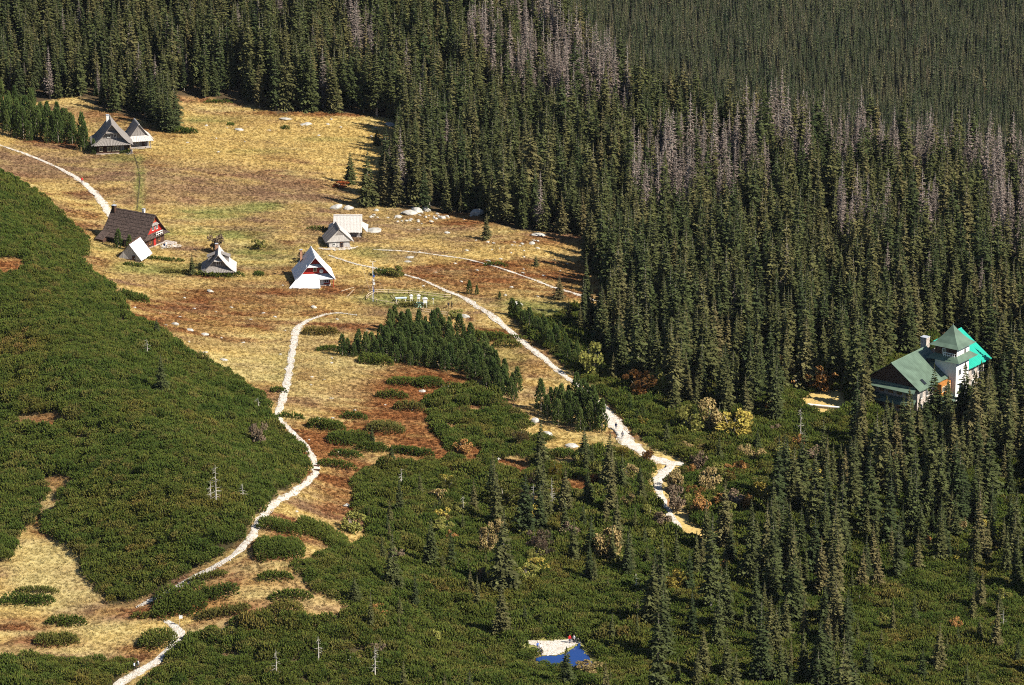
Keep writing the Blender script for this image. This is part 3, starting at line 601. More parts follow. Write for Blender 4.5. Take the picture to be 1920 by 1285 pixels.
# stems named one by one: the lone and foremost ones (ground point x, y, height in metres, label)
LONE = [
 (1066, 604, 6.0, 'young spruce at the start of the forest strip below the thin path'),
 (1088, 628, 7.5, 'young spruce above the pine row right of the road'),
 (1120, 640, 9.0, 'dark spruce above the tall yellow-green bush'),
 (1142, 668, 8.0, 'slim spruce between forest and yellow-green bush'),
 (1150, 716, 7.0, 'dark young spruce left of the broad rusty bush'),
 (1165, 690, 10.0, 'dark spruce behind the broad rusty bush'),
 (1218, 726, 9.0, 'dark spruce right behind the broad rusty bush'),
 (1265, 770, 8.0, 'dark spruce left of the olive green bush'),
 (1285, 745, 11.0, 'tall dark spruce above the olive green bush'),
 (1400, 800, 9.0, 'dark spruce right of the golden rounded bush'),
 (1420, 850, 6.0, 'small dark spruce below the golden rounded bush'),
 (1250, 830, 5.0, 'small dark spruce right of the wide stony road'),
 (722, 386, 14.5, 'spruce right behind the tall pale-trunked one at the forest corner'), (742, 330, 15, 'tall dark spruce at the right edge of the golden meadow'), (752, 372, 17, 'big spruce at the forest corner above the rock pile'), (706, 384, 10, 'medium spruce tucked between tall ones at the forest corner'), (316, 248, 12, 'dark spruce at the tip of the tree spur above the meadow'), (300, 243, 13, 'tall spruce on the tree spur above the shingled huts'),
 (707, 273, 5.6, 'small dark spruce alone on the golden upper meadow'), (657, 346, 9.0, 'dark narrow spruce at the corner of the forest, left of its taller neighbour'),
 (690, 388, 16.0, 'tall spruce with pale trunk standing just behind the white boulders'), (912, 450, 7.0, 'short broad spruce alone below the boulder field'),
 (1005, 500, 3.4, 'small young spruce on the straw-coloured slope near the forest'), (1048, 562, 6.5, 'dark young spruce beside the thin stony path'),
 (1100, 596, 8.0, 'young spruce standing between the thin path and the pines'), (1122, 602, 9.0, 'dark pointed spruce where the thin path enters the forest'),
 (360, 517, 5.6, 'dark conical spruce at the side of the grey shingled cottage'), (294, 632, 4.5, 'thin scraggly spruce at the edge of the dwarf pine hillside'),
 (303, 742, 9.5, 'dark ragged spruce alone in the middle of the dwarf pine hillside'), (1095, 872, 9.0, 'dark dense spruce just below the bend of the road'),
 (735, 868, 4.2, 'small dark spruce rising from the dwarf pine bank beside rusty heath'), (697, 832, 4.0, 'little layered spruce in the dwarf pine patch below the path'),
 (985, 1008, 14, 'tall spruce with thin top in the middle of the lower thicket'), (1012, 1000, 11, 'broad spruce right beside the tall thin-topped one in the thicket'), (1060, 968, 10.5, 'slim spruce with bare top in the lower thicket'),
 (1102, 955, 8.5, 'dark spruce below the rusty clearing in the thicket'), (945, 1110, 17.5, 'very tall slender spruce with a pale bare stem above the pond'), (940, 1198, 11, 'dark spruce standing on the bank left of the pond'),
 (1062, 1290, 8.2, 'dense dark spruce in front of the blue pond'), (830, 1080, 4.6, 'small dark spruce alone in the even dwarf pine thicket'), (665, 1132, 5.5, 'dark spruce at the tip of the straw clearing'),
 (1425, 1288, 17.5, 'big spruce with hanging branches at the bottom edge'), (1553, 1292, 13.0, 'broad layered spruce at the bottom edge with a black shadow'), (1505, 1282, 11, 'layered spruce left of the broad one at the bottom edge'),
 (1318, 1276, 10.5, 'slim pale-stemmed spruce at the bottom edge'), (1362, 1280, 10.0, 'spruce with pale branches between two slim ones at the bottom edge'), (1640, 892, 13, 'large ragged spruce standing below the lodge'), (1790, 935, 13.5, 'broad grey-green spruce below the turquoise roof'),
 (1748, 800, 14.8, 'spruce standing right in front of the green lodge roof'), (1692, 822, 10.0, 'spruce covering the foot of the lodge gable'), (1775, 806, 12.5, 'spruce before the bright lodge wall beside the tower'), (1806, 800, 15.0, 'spruce covering the tower wall of the lodge'),
 (1836, 800, 15.5, 'spruce at the right corner of the turquoise roof'), (1708, 806, 8.5, 'low spruce hiding the corner of the lodge wall'), (1735, 815, 9.0, 'low spruce left of the one before the green roof'), (1762, 796, 8.5, 'low spruce before the timber bay of the lodge'), (1672, 806, 7.0, 'low spruce at the left end of the lodge gable'), (1820, 812, 11.5, 'spruce between two tall ones below the turquoise roof'), (1722, 826, 9.5, 'shorter spruce between two taller ones before the lodge'), (1660, 858, 13, 'spruce in front of the stone terrace of the lodge'), (1612, 842, 9.5, 'spruce beside the parapet of the lodge terrace'),
 (1240, 1160, 11, 'dark slim spruce right of the golden bush near the pond'), (1180, 1075, 10, 'broad pale-branched spruce with a black shadow in the lower thicket'), (1105, 1090, 8, 'dark spruce with a black shadow left of the broad one')]
lone = []
for a, b, h_, lab in LONE:
    p = P(a, b); lone.append((p, h_, lab))
LX = np.array([(p.x, p.y) for p, _, _ in lone])
if len(x):
    dd = np.min(np.hypot(x[:, None]-LX[:, 0], y[:, None]-LX[:, 1]), 1); k = dd > 1.6
    x, y, z, hm, px, py, dep, isdead = [a[k] for a in (x, y, z, hm, px, py, dep, isdead)]
# how much of each tree shows: paint them front to back into a coarse picture
vis = np.zeros(len(x)); buf = np.zeros((643, 960), bool); order = np.argsort(dep)
_, ty, _ = proj(x, y, z+hm)
for i in order:
    wpx = 2.0*hm[i]/16*FPX/dep[i]*.5; x0, yb, yt = px[i]*.5, py[i]*.5, ty[i]*.5
    r0, r1 = max(0, int(yt)), min(643, int(yb)); c = 0
    for r in range(r0, r1, 2):
        w_ = max(.6, wpx*((r-yt)/(yb-yt+1e-6))**.8); a, b = max(0, int(x0-w_)), min(960, int(x0+w_)+1)
        if b > a: sl_ = buf[r, a:b]; c += (b-a)-int(sl_.sum()); buf[r:r+2, a:b] = True
    vis[i] = c
rankd = np.argsort(-np.where(isdead, vis, -1)); rankl = np.argsort(-np.where(isdead, -1, vis))
nd = min(int((isdead & (vis > 12)).sum()), 230); nl = 300-len(LONE)
indiv_d = set(rankd[:nd].tolist()); indiv_l = set(rankl[:nl].tolist())
def lab_spruce(a, b):
    if b > 1130: return 'spruce rising from the dwarf pine thicket near the bottom edge'
    if b > 900: return 'spruce in the loose belt of trees below the lodge' if a > 1300 else 'spruce scattered in the thicket between the road and the pond'
    if a > 1480 and b > 640: return 'dark spruce in the forest close around the lodge'
    if b > 560: return 'dark spruce in the lower forest between road and lodge'
    if a < 345: return 'olive spruce in the forest behind the pair of shingled huts'
    if b < 290: return 'olive spruce in the forest edge above the golden meadow'
    if a < 960: return 'dark spruce in the forest edge behind the boulder field'
    if a < 1200: return 'tall spruce on the forest edge beside the rusty slope'
    return 'spruce crown within the wide dense forest behind the lodge'
def tree(name, mp_, p, s, rz, lab, cat, group, wide=1.0):
    t = thing(name, p, rz, lab, cat, group); t.scale = (s*wide, s*wide, s)
    link('crown', mp_[0], t); link('trunk', mp_[1], t); return t
def third(lbs, us):
    # says in which part of its stand a tree grows
    us = np.array(us); out = []
    for l, u in zip(lbs, us):
        q = us[[k_ for k_, m_ in enumerate(lbs) if m_ == l]]; a_, b_ = np.percentile(q, 33), np.percentile(q, 67)
        out.append(l+(', left part' if u < a_ else ', right part' if u > b_ else ', middle part') if len(q) > 8 else l)
    return out
li = sorted(indiv_l); ll = dict(zip(li, third([lab_spruce(px[i], py[i]) for i in li], [px[i] for i in li])))
di = sorted(indiv_d); dl = {}
for i in li:
    lb = ll[i]
    tree('spruce_tree', SPR[RNG.integers(7)], (x[i], y[i], z[i]-.1), hm[i]/16, RNG.uniform(0, 6.28), lb, 'spruce', lb+' group', RNG.uniform(.9, 1.15))
for p, h_, lab in lone:
    tree('spruce_tree', SPR[RNG.integers(7)], (p.x, p.y, p.z-.1), h_/16, RNG.uniform(0, 6.28), lab, 'spruce', None, 1.15*(16/h_)**.25)
def lab_dead(a, b):
    if a < 780: return 'grey dead spruce in the green forest above the golden meadow'
    if a < 1160 and b < 300: return 'grey bare dead spruce in the pale stand near the top edge'
    if a > 1830: return 'grey dead spruce in the brownish stand at the far right edge'
    if b < 385 and a > 1370: return 'grey dead spruce in the long pale strip along the ridge'
    if a < 1480: return 'grey dead spruce in the pale patch amid the dark forest'
    return 'single grey dead spruce among living trees right of the pale patch'
dl = dict(zip(di, third([lab_dead(px[i], py[i]) for i in di], [px[i] for i in di])))
for i in di:
    lb = dl[i]
    tree('dead_spruce', DEAD[RNG.integers(4)], (x[i], y[i], z[i]-.1), hm[i]/16, RNG.uniform(0, 6.28), lb, 'dead tree', lb+' group', RNG.uniform(.9, 1.1))
def rest(sel, key, name, lab):
    n = int(sel.sum()); sc = hm[sel]/16; w = sc*RNG.uniform(.9, 1.15, n)
    scatter(name, key, np.c_[x[sel], y[sel], z[sel]-.1], np.c_[RNG.uniform(-.03, .03, (n, 2)), RNG.uniform(0, 6.28, n)], np.c_[w, w, sc], lab, 'forest')
idx = np.arange(len(x)); isl = np.isin(idx, list(indiv_l)); isd = np.isin(idx, list(indiv_d))
rest(~isl & ~isdead, 'spruce', 'spruce_forest', 'dense dark spruce forest filling the hillside')
if (~isd & isdead).sum(): rest(~isd & isdead, 'dead_spruce', 'dead_spruce_forest', 'grey dead spruces mixed through the dense forest')
print('TREES', len(x), 'live', int((~isdead).sum()), 'dead', int(isdead.sum()), 'indiv dead', nd)
# far forest on the valley floor behind the ridge
fx2, fy2 = grid(-60, 420, 1650, 2330, 3.4, .6); fz2 = H(fx2, fy2); a, b, _ = proj(fx2, fy2, fz2)
k = (a > 850) & (a < 2050) & (b > -60) & (b < 330) & (fy2 > ridge_y(fx2)+300)
fx2, fy2, fz2 = fx2[k], fy2[k], fz2[k]; n = len(fx2); sc = np.clip(RNG.normal(.92, .2, n), .5, 1.5)*(.8+.45*fbm(fx2/30, fy2/30, 4, 2))
scatter('far_forest', 'far_spruce', np.c_[fx2, fy2, fz2-.2], np.c_[RNG.uniform(-.03, .03, (n, 2)), RNG.uniform(0, 6.28, n)], np.c_[sc, sc, sc], 'distant fine-grained spruce forest beyond the ridge at the top right', 'forest')

# ------------------------------------------------------------------ young stone pines
PZ = [([(636, 668), (668, 652), (704, 655), (722, 640), (735, 616), (770, 608), (820, 612), (880, 640), (905, 668), (945, 700), (972, 738), (962, 758), (925, 742), (885, 716), (850, 700), (800, 690), (740, 684), (690, 672)], 2.45, 5.9, 'bluish green young pine in the dense plantation below the fenced yard'),
      ([(958, 588), (985, 598), (1045, 632), (1085, 668), (1105, 700), (1085, 700), (1035, 660), (985, 626)], 2.4, 5.6, 'bluish green young pine in the row right of the pale road'),
      ([(1005, 768), (1040, 760), (1090, 752), (1118, 770), (1138, 806), (1120, 818), (1060, 805), (1020, 790)], 2.6, 7.6, 'dark young pine in the clump on the inside of the road bend'),
      ([(-30, 250), (60, 266), (110, 275), (172, 286), (160, 262), (120, 236), (60, 215), (-30, 200)], 3.6, 9.5, 'dark green pine in the grove left of the shingled huts'),
      ([(1175, 765), (1205, 775), (1215, 800), (1190, 800)], 2.6, 5.5, 'young pine just right of the wide stony road')]
np_ = 0
for pl, sp_, hh, lb in PZ:
    W = np.array([P(*p)[:2] for p in pl]); gx_, gy_ = grid(W[:, 0].min(), W[:, 0].max(), W[:, 1].min(), W[:, 1].max(), sp_, .3)
    k = inpoly(gx_, gy_, [tuple(w) for w in W]) & (path_gap(gx_, gy_) > 1.4)
    for a, b, lb in zip(gx_[k], gy_[k], third([lb]*int(k.sum()), gx_[k])):
        s = hh/7*random.uniform(.5, 1.08); tree('stone_pine', PINE[random.randrange(4)], (a, b, gz(a, b)-.1), s, random.uniform(0, 6.28), lb, 'pine', lb+' group', random.uniform(.85, 1.1)*(7/hh)**.5); np_ += 1
for a, b, h_, lab in [(880, 552, 3.8, 'small dark pine beside the fenced weather yard road'), (894, 553, 2.6, 'tiny pine right beside the small dark pine at the road'), (937, 562, 2.2, 'little round pine on the green verge right of the road'), (176, 290, 4.5, 'rounded green pine against the corner of the shingled hut'),
                      (222, 466, 5.2, 'slim green pine before the dark roof, left one'), (243, 470, 4.2, 'slim green pine before the dark roof, right one'), (960, 592, 4.6, 'leading green pine where the row beside the road begins')]:
    p = P(a, b); tree('stone_pine', PINE[random.randrange(4)], (p.x, p.y, p.z-.1), h_/7, random.uniform(0, 6.28), lab, 'pine', None, .95)
print('PINES', np_)

# ------------------------------------------------------------------ dwarf pine thickets
x, y = grid(-210, 200, 610, 1075, 1.5, .42); z = H(x, y); px, py, dep = proj(x, y, z)
k = (inany(px, py, DWARF) | (inany(px, py, FOREST) & (py > 640))) & ~ell(px, py, CLEAR) & (px > -200) & (px < 2120) & (py < 1420)
lf = inpoly(px, py, DWARF[0])
x, y, z, px, py, lf = [a[k] for a in (x, y, z, px, py, lf)]
MC = np.c_[grid(-215, 205, 600, 1080, 6.0, .5)]; MC = MC[RNG.random(len(MC)) < .9]
def mound(x, y):
    # rounded plants several metres wide: 1 at the middle of each, 0 at the gaps between
    out = np.zeros(len(x)); bins = {}
    for i, (a, b) in enumerate(MC): bins.setdefault((int(a//8), int(b//8)), []).append(i)
    kx = np.floor(x/8).astype(int); ky = np.floor(y/8).astype(int)
    for key in set(zip(kx.tolist(), ky.tolist())):
        ids = np.where((kx == key[0]) & (ky == key[1]))[0]; c = [j for a in (-1, 0, 1) for b in (-1, 0, 1) for j in bins.get((key[0]+a, key[1]+b), ())]
        d = np.sort(np.hypot(x[ids][:, None]-MC[c][:, 0], y[ids][:, None]-MC[c][:, 1]), 1); out[ids] = np.clip((d[:, 1]-d[:, 0])/4.0, 0, 1)
    return out
mo = mound(x, y)
k = (RNG.random(len(x)) < .55+mo*2.2) & (path_gap(x, y) > 1.0) & (path_gap(x, y+2.2) > .2) & (path_gap(x, y+3.8) > -.1); x, y, z, lf, px, py, mo = x[k], y[k], z[k], lf[k], px[k], py[k], mo[k]
for sel, nm, lb in ((lf, 'dwarf_pine_thicket', 'green dwarf pine thicket covering the near left hillside'), (~lf, 'dwarf_pine_thicket', 'dwarf pine thicket spreading over the lower slope and valley floor')):
    n = int(sel.sum()); s = RNG.uniform(.75, 1.12, n)*(.75+.5*fbm(x[sel]/14, y[sel]/14, 13, 2)); hz = s*RNG.uniform(.75, 1.15, n)*(.65+.7*fbm(x[sel]/7, y[sel]/7, 15, 2))*(np.where(lf[sel], .62, .38)+np.where(lf[sel], .5, .85)*np.sqrt(mo[sel]))
    scatter(nm, 'dwarf_pine', np.c_[x[sel], y[sel], z[sel]], np.c_[RNG.uniform(-.1, .1, (n, 2)), RNG.uniform(0, 6.28, n)], np.c_[s, s, hz], lb, 'thicket')
    print('DWARF', n)
CLUMPS = [(250, 570, 58, 28, 'low round dwarf pine clump right beside the hillside thicket edge'), (68, 1117, 62, 22, 'upper dwarf pine clump on the straw clearing at left'), (52, 1140, 104, 28, 'wide dwarf pine band on the left straw clearing'),
 (124, 1177, 74, 24, 'oblong dwarf pine clump in the middle of the straw clearing'), (107, 1214, 80, 36, 'large olive dwarf pine clump low on the straw clearing'), (297, 1218, 54, 44, 'dwarf pine clump left of the stony path'), (277, 1162, 66, 16, 'flat dwarf pine strip above the straw hollow'),
 (338, 1148, 108, 50, 'big domed dwarf pine clump below the footpath'), (386, 1092, 62, 20, 'small dwarf pine clump touching the footpath'), (408, 1122, 80, 28, 'dwarf pine clump right of the big domed one'), (420, 1158, 104, 24, 'long dwarf pine band above the stony patch'),
 (523, 1052, 98, 56, 'large oval dwarf pine clump right of the footpath curve'), (524, 1003, 80, 36, 'dwarf pine clump above the large oval one'), (606, 1028, 104, 56, 'tall dwarf pine mass beside the orange strip'), (514, 1095, 50, 26, 'small dwarf pine clump on the pale grass slope'),
 (548, 1128, 62, 26, 'rounded dwarf pine clump at the straw tongue'), (536, 1158, 50, 34, 'dwarf pine clump under the rounded one at the straw tongue'), (602, 634, 66, 22, 'slanting dwarf pine strip left of the plantation'), (628, 663, 52, 18, 'low dwarf pine strip below the first young pines'),
 (704, 690, 64, 30, 'dark dwarf pine mound in front of the plantation'), (760, 728, 50, 26, 'dwarf pine clump on the rusty slope beside pale stones'), (735, 752, 46, 22, 'upper dwarf pine clump in the slanting rusty field'), (768, 776, 44, 26, 'lower dwarf pine clump in the slanting rusty field'),
 (664, 790, 38, 20, 'small round dwarf pine clump in the middle of rusty heath'), (722, 818, 54, 34, 'round dwarf pine clump with a little spruce beside it'), (612, 812, 70, 30, 'dwarf pine patch right of the footpath bend'), (655, 838, 80, 40, 'broad bright dwarf pine patch in the rusty slope'),
 (698, 852, 60, 26, 'dwarf pine patch at the lower end of the bright one'), (650, 862, 46, 22, 'dwarf pine clump jutting below the bright patch'), (634, 884, 54, 22, 'oval dwarf pine clump above the dry grass'), (546, 788, 38, 16, 'small dwarf pine clump at the sharp footpath bend'),
 (912, 644, 78, 26, 'dwarf pine strip behind the plantation'), (952, 656, 40, 20, 'dwarf pine clump at the end of the strip behind the plantation'), (962, 640, 42, 12, 'thin dwarf pine streak along the road'), (806, 735, 44, 32, 'dwarf pine clump by the stones at the thicket head'),
 (772, 858, 88, 24, 'dwarf pine band on the edge of the orange heath'), (545, 905, 22, 10, 'tiny dwarf pine tuft beside the footpath bend'), (520, 740, 24, 16, 'tiny dwarf pine clump left of the footpath'), (335, 516, 66, 11, 'low shrub row left of the grey cottage'),
 (402, 523, 70, 13, 'low shrub row before the grey cottage wall'), (437, 522, 34, 14, 'dark shrub at the corner of the grey cottage'), (252, 503, 32, 11, 'low shrub below the white-roofed hut'), (310, 492, 70, 9, 'flat shrub patch beside the white-roofed hut'), (720, 522, 38, 20, 'dark dwarf pine bush behind the weather mast'),
 (772, 580, 46, 14, 'dark green shrub inside the weather yard'), (600, 436, 40, 12, 'dark shrub patch left of the little log hut'), (348, 255, 44, 18, 'dark shrub at the end of the tree spur above the meadow'), (234, 292, 16, 12, 'small round bush in front of the shingled hut'), (930, 502, 34, 10, 'grey-green shrub on the thin path'),
 (432, 238, 10, 7, 'tiny dark bush on the golden meadow near the trees'), (535, 245, 12, 8, 'tiny dark bush in the middle of the golden meadow'), (410, 196, 40, 8, 'flat juniper patch at the top of the golden meadow'), (485, 522, 14, 16, 'small upright bush on the meadow right of the grey cottage')]
for cx, cy, w, h_, lab in CLUMPS:
    p = P(cx, cy-2); k = ppm(p); s_ = math.sin(R(18)); hh = min(2.3, .62*h_/k+.3, .5+w/k*.35); dp = max(1.0, (h_-hh*k*.9)/(k*s_*1.05)); wd = w/k
    c = P(cx, cy-2-.5*dp*k*s_*.9); mb = MB(); rn = random.Random(int(cx*7+cy)); nn = int(min(3400, max(60, wd*dp*26)))
    zf = lambda a, b: float(H(c.x+a, c.y+b))-c.z
    nl_ = max(1, int(wd/3.2))
    for j in range(nl_*2):
        t = (j//2+.5)/nl_*2-1 if nl_ > 1 else 0
        ex = wd*.5*(.62 if nl_ > 1 else .9); 
        dwarf_mesh(mb, rn, t*(wd*.5-1.1) if nl_ > 1 else rn.uniform(-.2, .2), rn.uniform(-.22, .22)*dp, max(.8, wd*.5/nl_*1.35), max(.6, dp*.5*rn.uniform(.6, 1.0)), hh*rn.uniform(.75, 1.1), nn//(nl_*2)+8, 0, zf)
    o = mb.obj('dwarf_pine_clump', 'dwarf'); o.location = c; tag(o, lab, 'shrub', 'dwarf pine clumps on open ground')

# ------------------------------------------------------------------ autumn broadleaf bushes
BUSH = [leafy_crown(800+i, 1500) for i in range(4)]; STEM = [twig_stems(820+i).mesh('stems', 'bark') for i in range(2)]
BM = {}
def bush(px_, py_, w, h_, col, lab):
    p = P(px_, py_); k = ppm(p); v = random.randrange(4)
    if (v, col) not in BM: BM[(v, col)] = BUSH[v].mesh('leafy_crown', 'lf_'+col)
    t = thing('autumn_bush', (p.x, p.y, p.z), random.uniform(0, 6.28), lab, 'bush', 'autumn bushes'); t.scale = (w/k*.55, w/k*.55, h_/k/1.9)
    link('crown', BM[(v, col)], t); link('stems', STEM[v % 2], t)
for r in [(1112, 706, 42, 66, 'olive', 'tall yellow-green bush right of the road below the young pines'), (1198, 744, 66, 48, 'orange', 'broad rusty orange bush at the forest foot'), (1240, 748, 40, 62, 'olive', 'upright olive bush right of the rusty orange one'), (1292, 812, 56, 52, 'olive', 'olive green bush left of the tan tree'),
          (1338, 812, 48, 66, 'tan', 'tall tan and yellow bush in the middle of the valley'), (1374, 824, 62, 52, 'yellow', 'golden rounded bush right of the tall tan one'), (1446, 780, 26, 38, 'orange', 'small bright orange bush below the dark forest'), (1472, 725, 32, 64, 'tan', 'yellow-brown bush left of the lodge approach'),
          (1535, 732, 58, 40, 'orange', 'reddish brown bush on the lodge lawn'), (1552, 712, 42, 40, 'olive', 'yellow-green bush behind the reddish one at the lodge'), (1524, 922, 52, 44, 'yellow', 'bright yellow round bush in the lower valley'), (1430, 942, 48, 40, 'yellow', 'yellow-green bush left of the bright yellow one'),
          (1384, 958, 46, 34, 'mauve', 'brownish bush on the thicket left of the yellow ones'), (1330, 925, 42, 50, 'tan', 'tan bush right of the rocky side track'), (1316, 972, 40, 40, 'orange', 'orange-tan bush by the lower side track'), (1350, 950, 30, 24, 'orange', 'little orange bush between two larger ones'),
          (1262, 1112, 50, 46, 'yellow', 'golden yellow bush above the pond at right'), (1140, 1052, 56, 62, 'tan', 'pale tan thin bush in the lower thicket'), (1064, 1012, 34, 36, 'mauve', 'mauve bare bush in the lower thicket'), (1006, 1076, 46, 30, 'yellow', 'yellow bush amid the lower thicket'), (945, 952, 72, 36, 'olive', 'wide yellow-olive bush at the head of the lower thicket'),
          (910, 1042, 34, 56, 'tan', 'tan upright bush with pale stems in the thicket'), (838, 925, 36, 32, 'olive', 'small olive bush below the rusty slope'), (828, 1000, 44, 26, 'olive', 'low olive bush at left of the lower thicket'), (744, 1050, 30, 22, 'mauve', 'low brown bush in the even thicket'), (845, 1012, 24, 18, 'orange', 'small orange bush in the even thicket'),
          (870, 850, 34, 26, 'orange', 'orange bush in a gap of the upper thicket'), (975, 838, 30, 34, 'tan', 'tan bush at the upper thicket edge'), (1118, 905, 30, 22, 'orange', 'orange bush right of the rusty clearing'), (1040, 900, 26, 34, 'yellow', 'yellow bush left of the rusty clearing'), (1268, 960, 36, 50, 'mauve', 'mauve brown bush beside the rocky side track'),
          (1530, 868, 42, 26, 'mauve', 'brown bush on the forest edge under the lodge terrace'), (1500, 840, 24, 26, 'orange', 'small orange bush under the lodge terrace'), (1098, 1264, 44, 24, 'tan', 'tan bush on the near bank of the pond'), (482, 838, 30, 44, 'mauve', 'brown withered bush in the hillside thicket'), (663, 1002, 40, 40, 'olive', 'olive bush at the upper corner of the lower thicket'),
          (485, 468, 22, 20, 'olive', 'olive bush on the meadow behind the grey cottage'), (408, 474, 26, 34, 'mauve', 'bare brown bush behind the grey cottage roof'), (575, 492, 34, 22, 'mauve', 'bare brownish bush left of the red gable house'), (745, 520, 26, 22, 'olive', 'olive bush right of the dark one at the mast'),
          (855, 598, 26, 16, 'olive', 'olive bush at the corner of the weather yard'), (1176, 905, 30, 24, 'olive', 'olive bush left of the rocky side track'), (1212, 870, 24, 30, 'orange', 'orange-brown bush by the road junction'), (1200, 800, 26, 18, 'yellow', 'yellow bush on the right side of the wide road'), (1150, 850, 24, 16, 'tan', 'tan bush on the inner side of the wide road'),
          (1470, 870, 40, 34, 'olive', 'olive bush in the thicket under the lodge forest'), (1660, 1000, 36, 34, 'olive', 'olive bush in the spruce belt'), (1800, 1010, 26, 40, 'tan', 'tan thin bush in the spruce belt at right'), (1690, 925, 26, 20, 'orange', 'small orange bush under the lodge trees'), (1475, 700, 22, 30, 'orange', 'orange bush in the forest gap beside the lodge path'),
          (1440, 1100, 30, 26, 'mauve', 'reddish bare bush in the spruce belt'), (1360, 1068, 26, 18, 'orange', 'rusty bush by the dark stream gully'), (640, 352, 26, 10, 'red', 'low dark red bush at the corner of the forest on the meadow')]:
    bush(*r)

for i in range(95):
    u, v = random.choice([(random.gauss(1330, 90), random.gauss(880, 60)), (random.gauss(1000, 110), random.gauss(950, 60)), (random.gauss(1450, 120), random.gauss(930, 50)), (random.uniform(700, 1900), random.uniform(900, 1270))])
    if not inany(np.array([u]), np.array([v]), DWARF[1:])[0] or ell(np.array([u]), np.array([v]), CLEAR)[0]: continue
    q = P(u, v)
    if path_gap(np.array([q.x]), np.array([q.y]))[0] < 2.5: continue
    cl = random.choice(['olive', 'olive', 'olive', 'tan', 'mauve', 'yellow', 'orange']); w = random.uniform(18, 36)
    where = 'near the road bend' if u > 1180 and v < 980 and u < 1420 else 'below the lodge forest' if u >= 1420 else 'in the lower middle thicket'
    bush(u, v, w, w*random.uniform(.7, 1.3), cl, 'small %s leafy shrub growing amid dwarf pines %s' % (dict(olive='olive green', tan='tan', mauve='brownish', yellow='yellow', orange='orange')[cl], where))
# ------------------------------------------------------------------ bare standing snags
def snag(px_, py_, h_, lab, seed):
    p = P(px_, py_); rn = random.Random(seed); t = thing('dead_snag', p, 0, lab, 'dead tree', 'bare snags'); mb = MB(); trunk_mesh(mb, h_, .13+h_*.008, 0, .06); mb.c = []; mb.obj('trunk', 'snag_wood', t)
    mb = MB()
    for i in range(int(h_*4)):
        zz = rn.uniform(.2, .95)*h_; a = rn.uniform(0, 6.28); L = (h_-zz)*.12+rn.uniform(.3, .8); mb.tube((0, 0, zz), (math.cos(a)*L, math.sin(a)*L, zz-L*rn.uniform(-.1, .45)), .035, .012, 4)
    mb.obj('branches', 'snag_wood', t)
for i, r in enumerate([(405, 952, 9, 'grey bare dead tree in the hillside thicket'), (395, 945, 5, 'shorter grey dead tree leaning beside the taller one on the hillside'), (455, 938, 3.5, 'thin pale snag on the hillside near the footpath'), (703, 1270, 6.2, 'pale upright snag at the bottom of the thicket'), (518, 1275, 6, 'pale thin snag near the bottom edge'), (597, 1240, 5, 'thin snag between the two pale ones at the bottom'),
                       (688, 655, 5, 'bare brown dead pine beside the plantation'), (752, 912, 4, 'little pale snag in the thicket below the rusty heath'), (868, 968, 4.5, 'pale leaning snag left of the wide olive bush'), (1000, 968, 7, 'pale snag in the lower thicket beside the spruces'), (1034, 955, 7, 'pale snag right of its neighbour in the lower thicket'), (1482, 1075, 6, 'pale snag left of the spruce belt'), (1405, 1090, 5.5, 'short pale snag beside the dark gully'),
                       (1685, 1062, 7, 'pale snag within the spruce belt'), (1880, 1190, 5, 'pale thin snag at the lower right'), (1500, 830, 8, 'pale snag below the lodge lawn'), (276, 668, 4, 'short thin snag on the hillside edge'), (484, 770, 3, 'tiny snag near the sharp footpath bend'), (1192, 1110, 4, 'small pale snag in the thicket above the pond'), (800, 150, 0, '')]):
    if r[2]: snag(*r, 900+i)

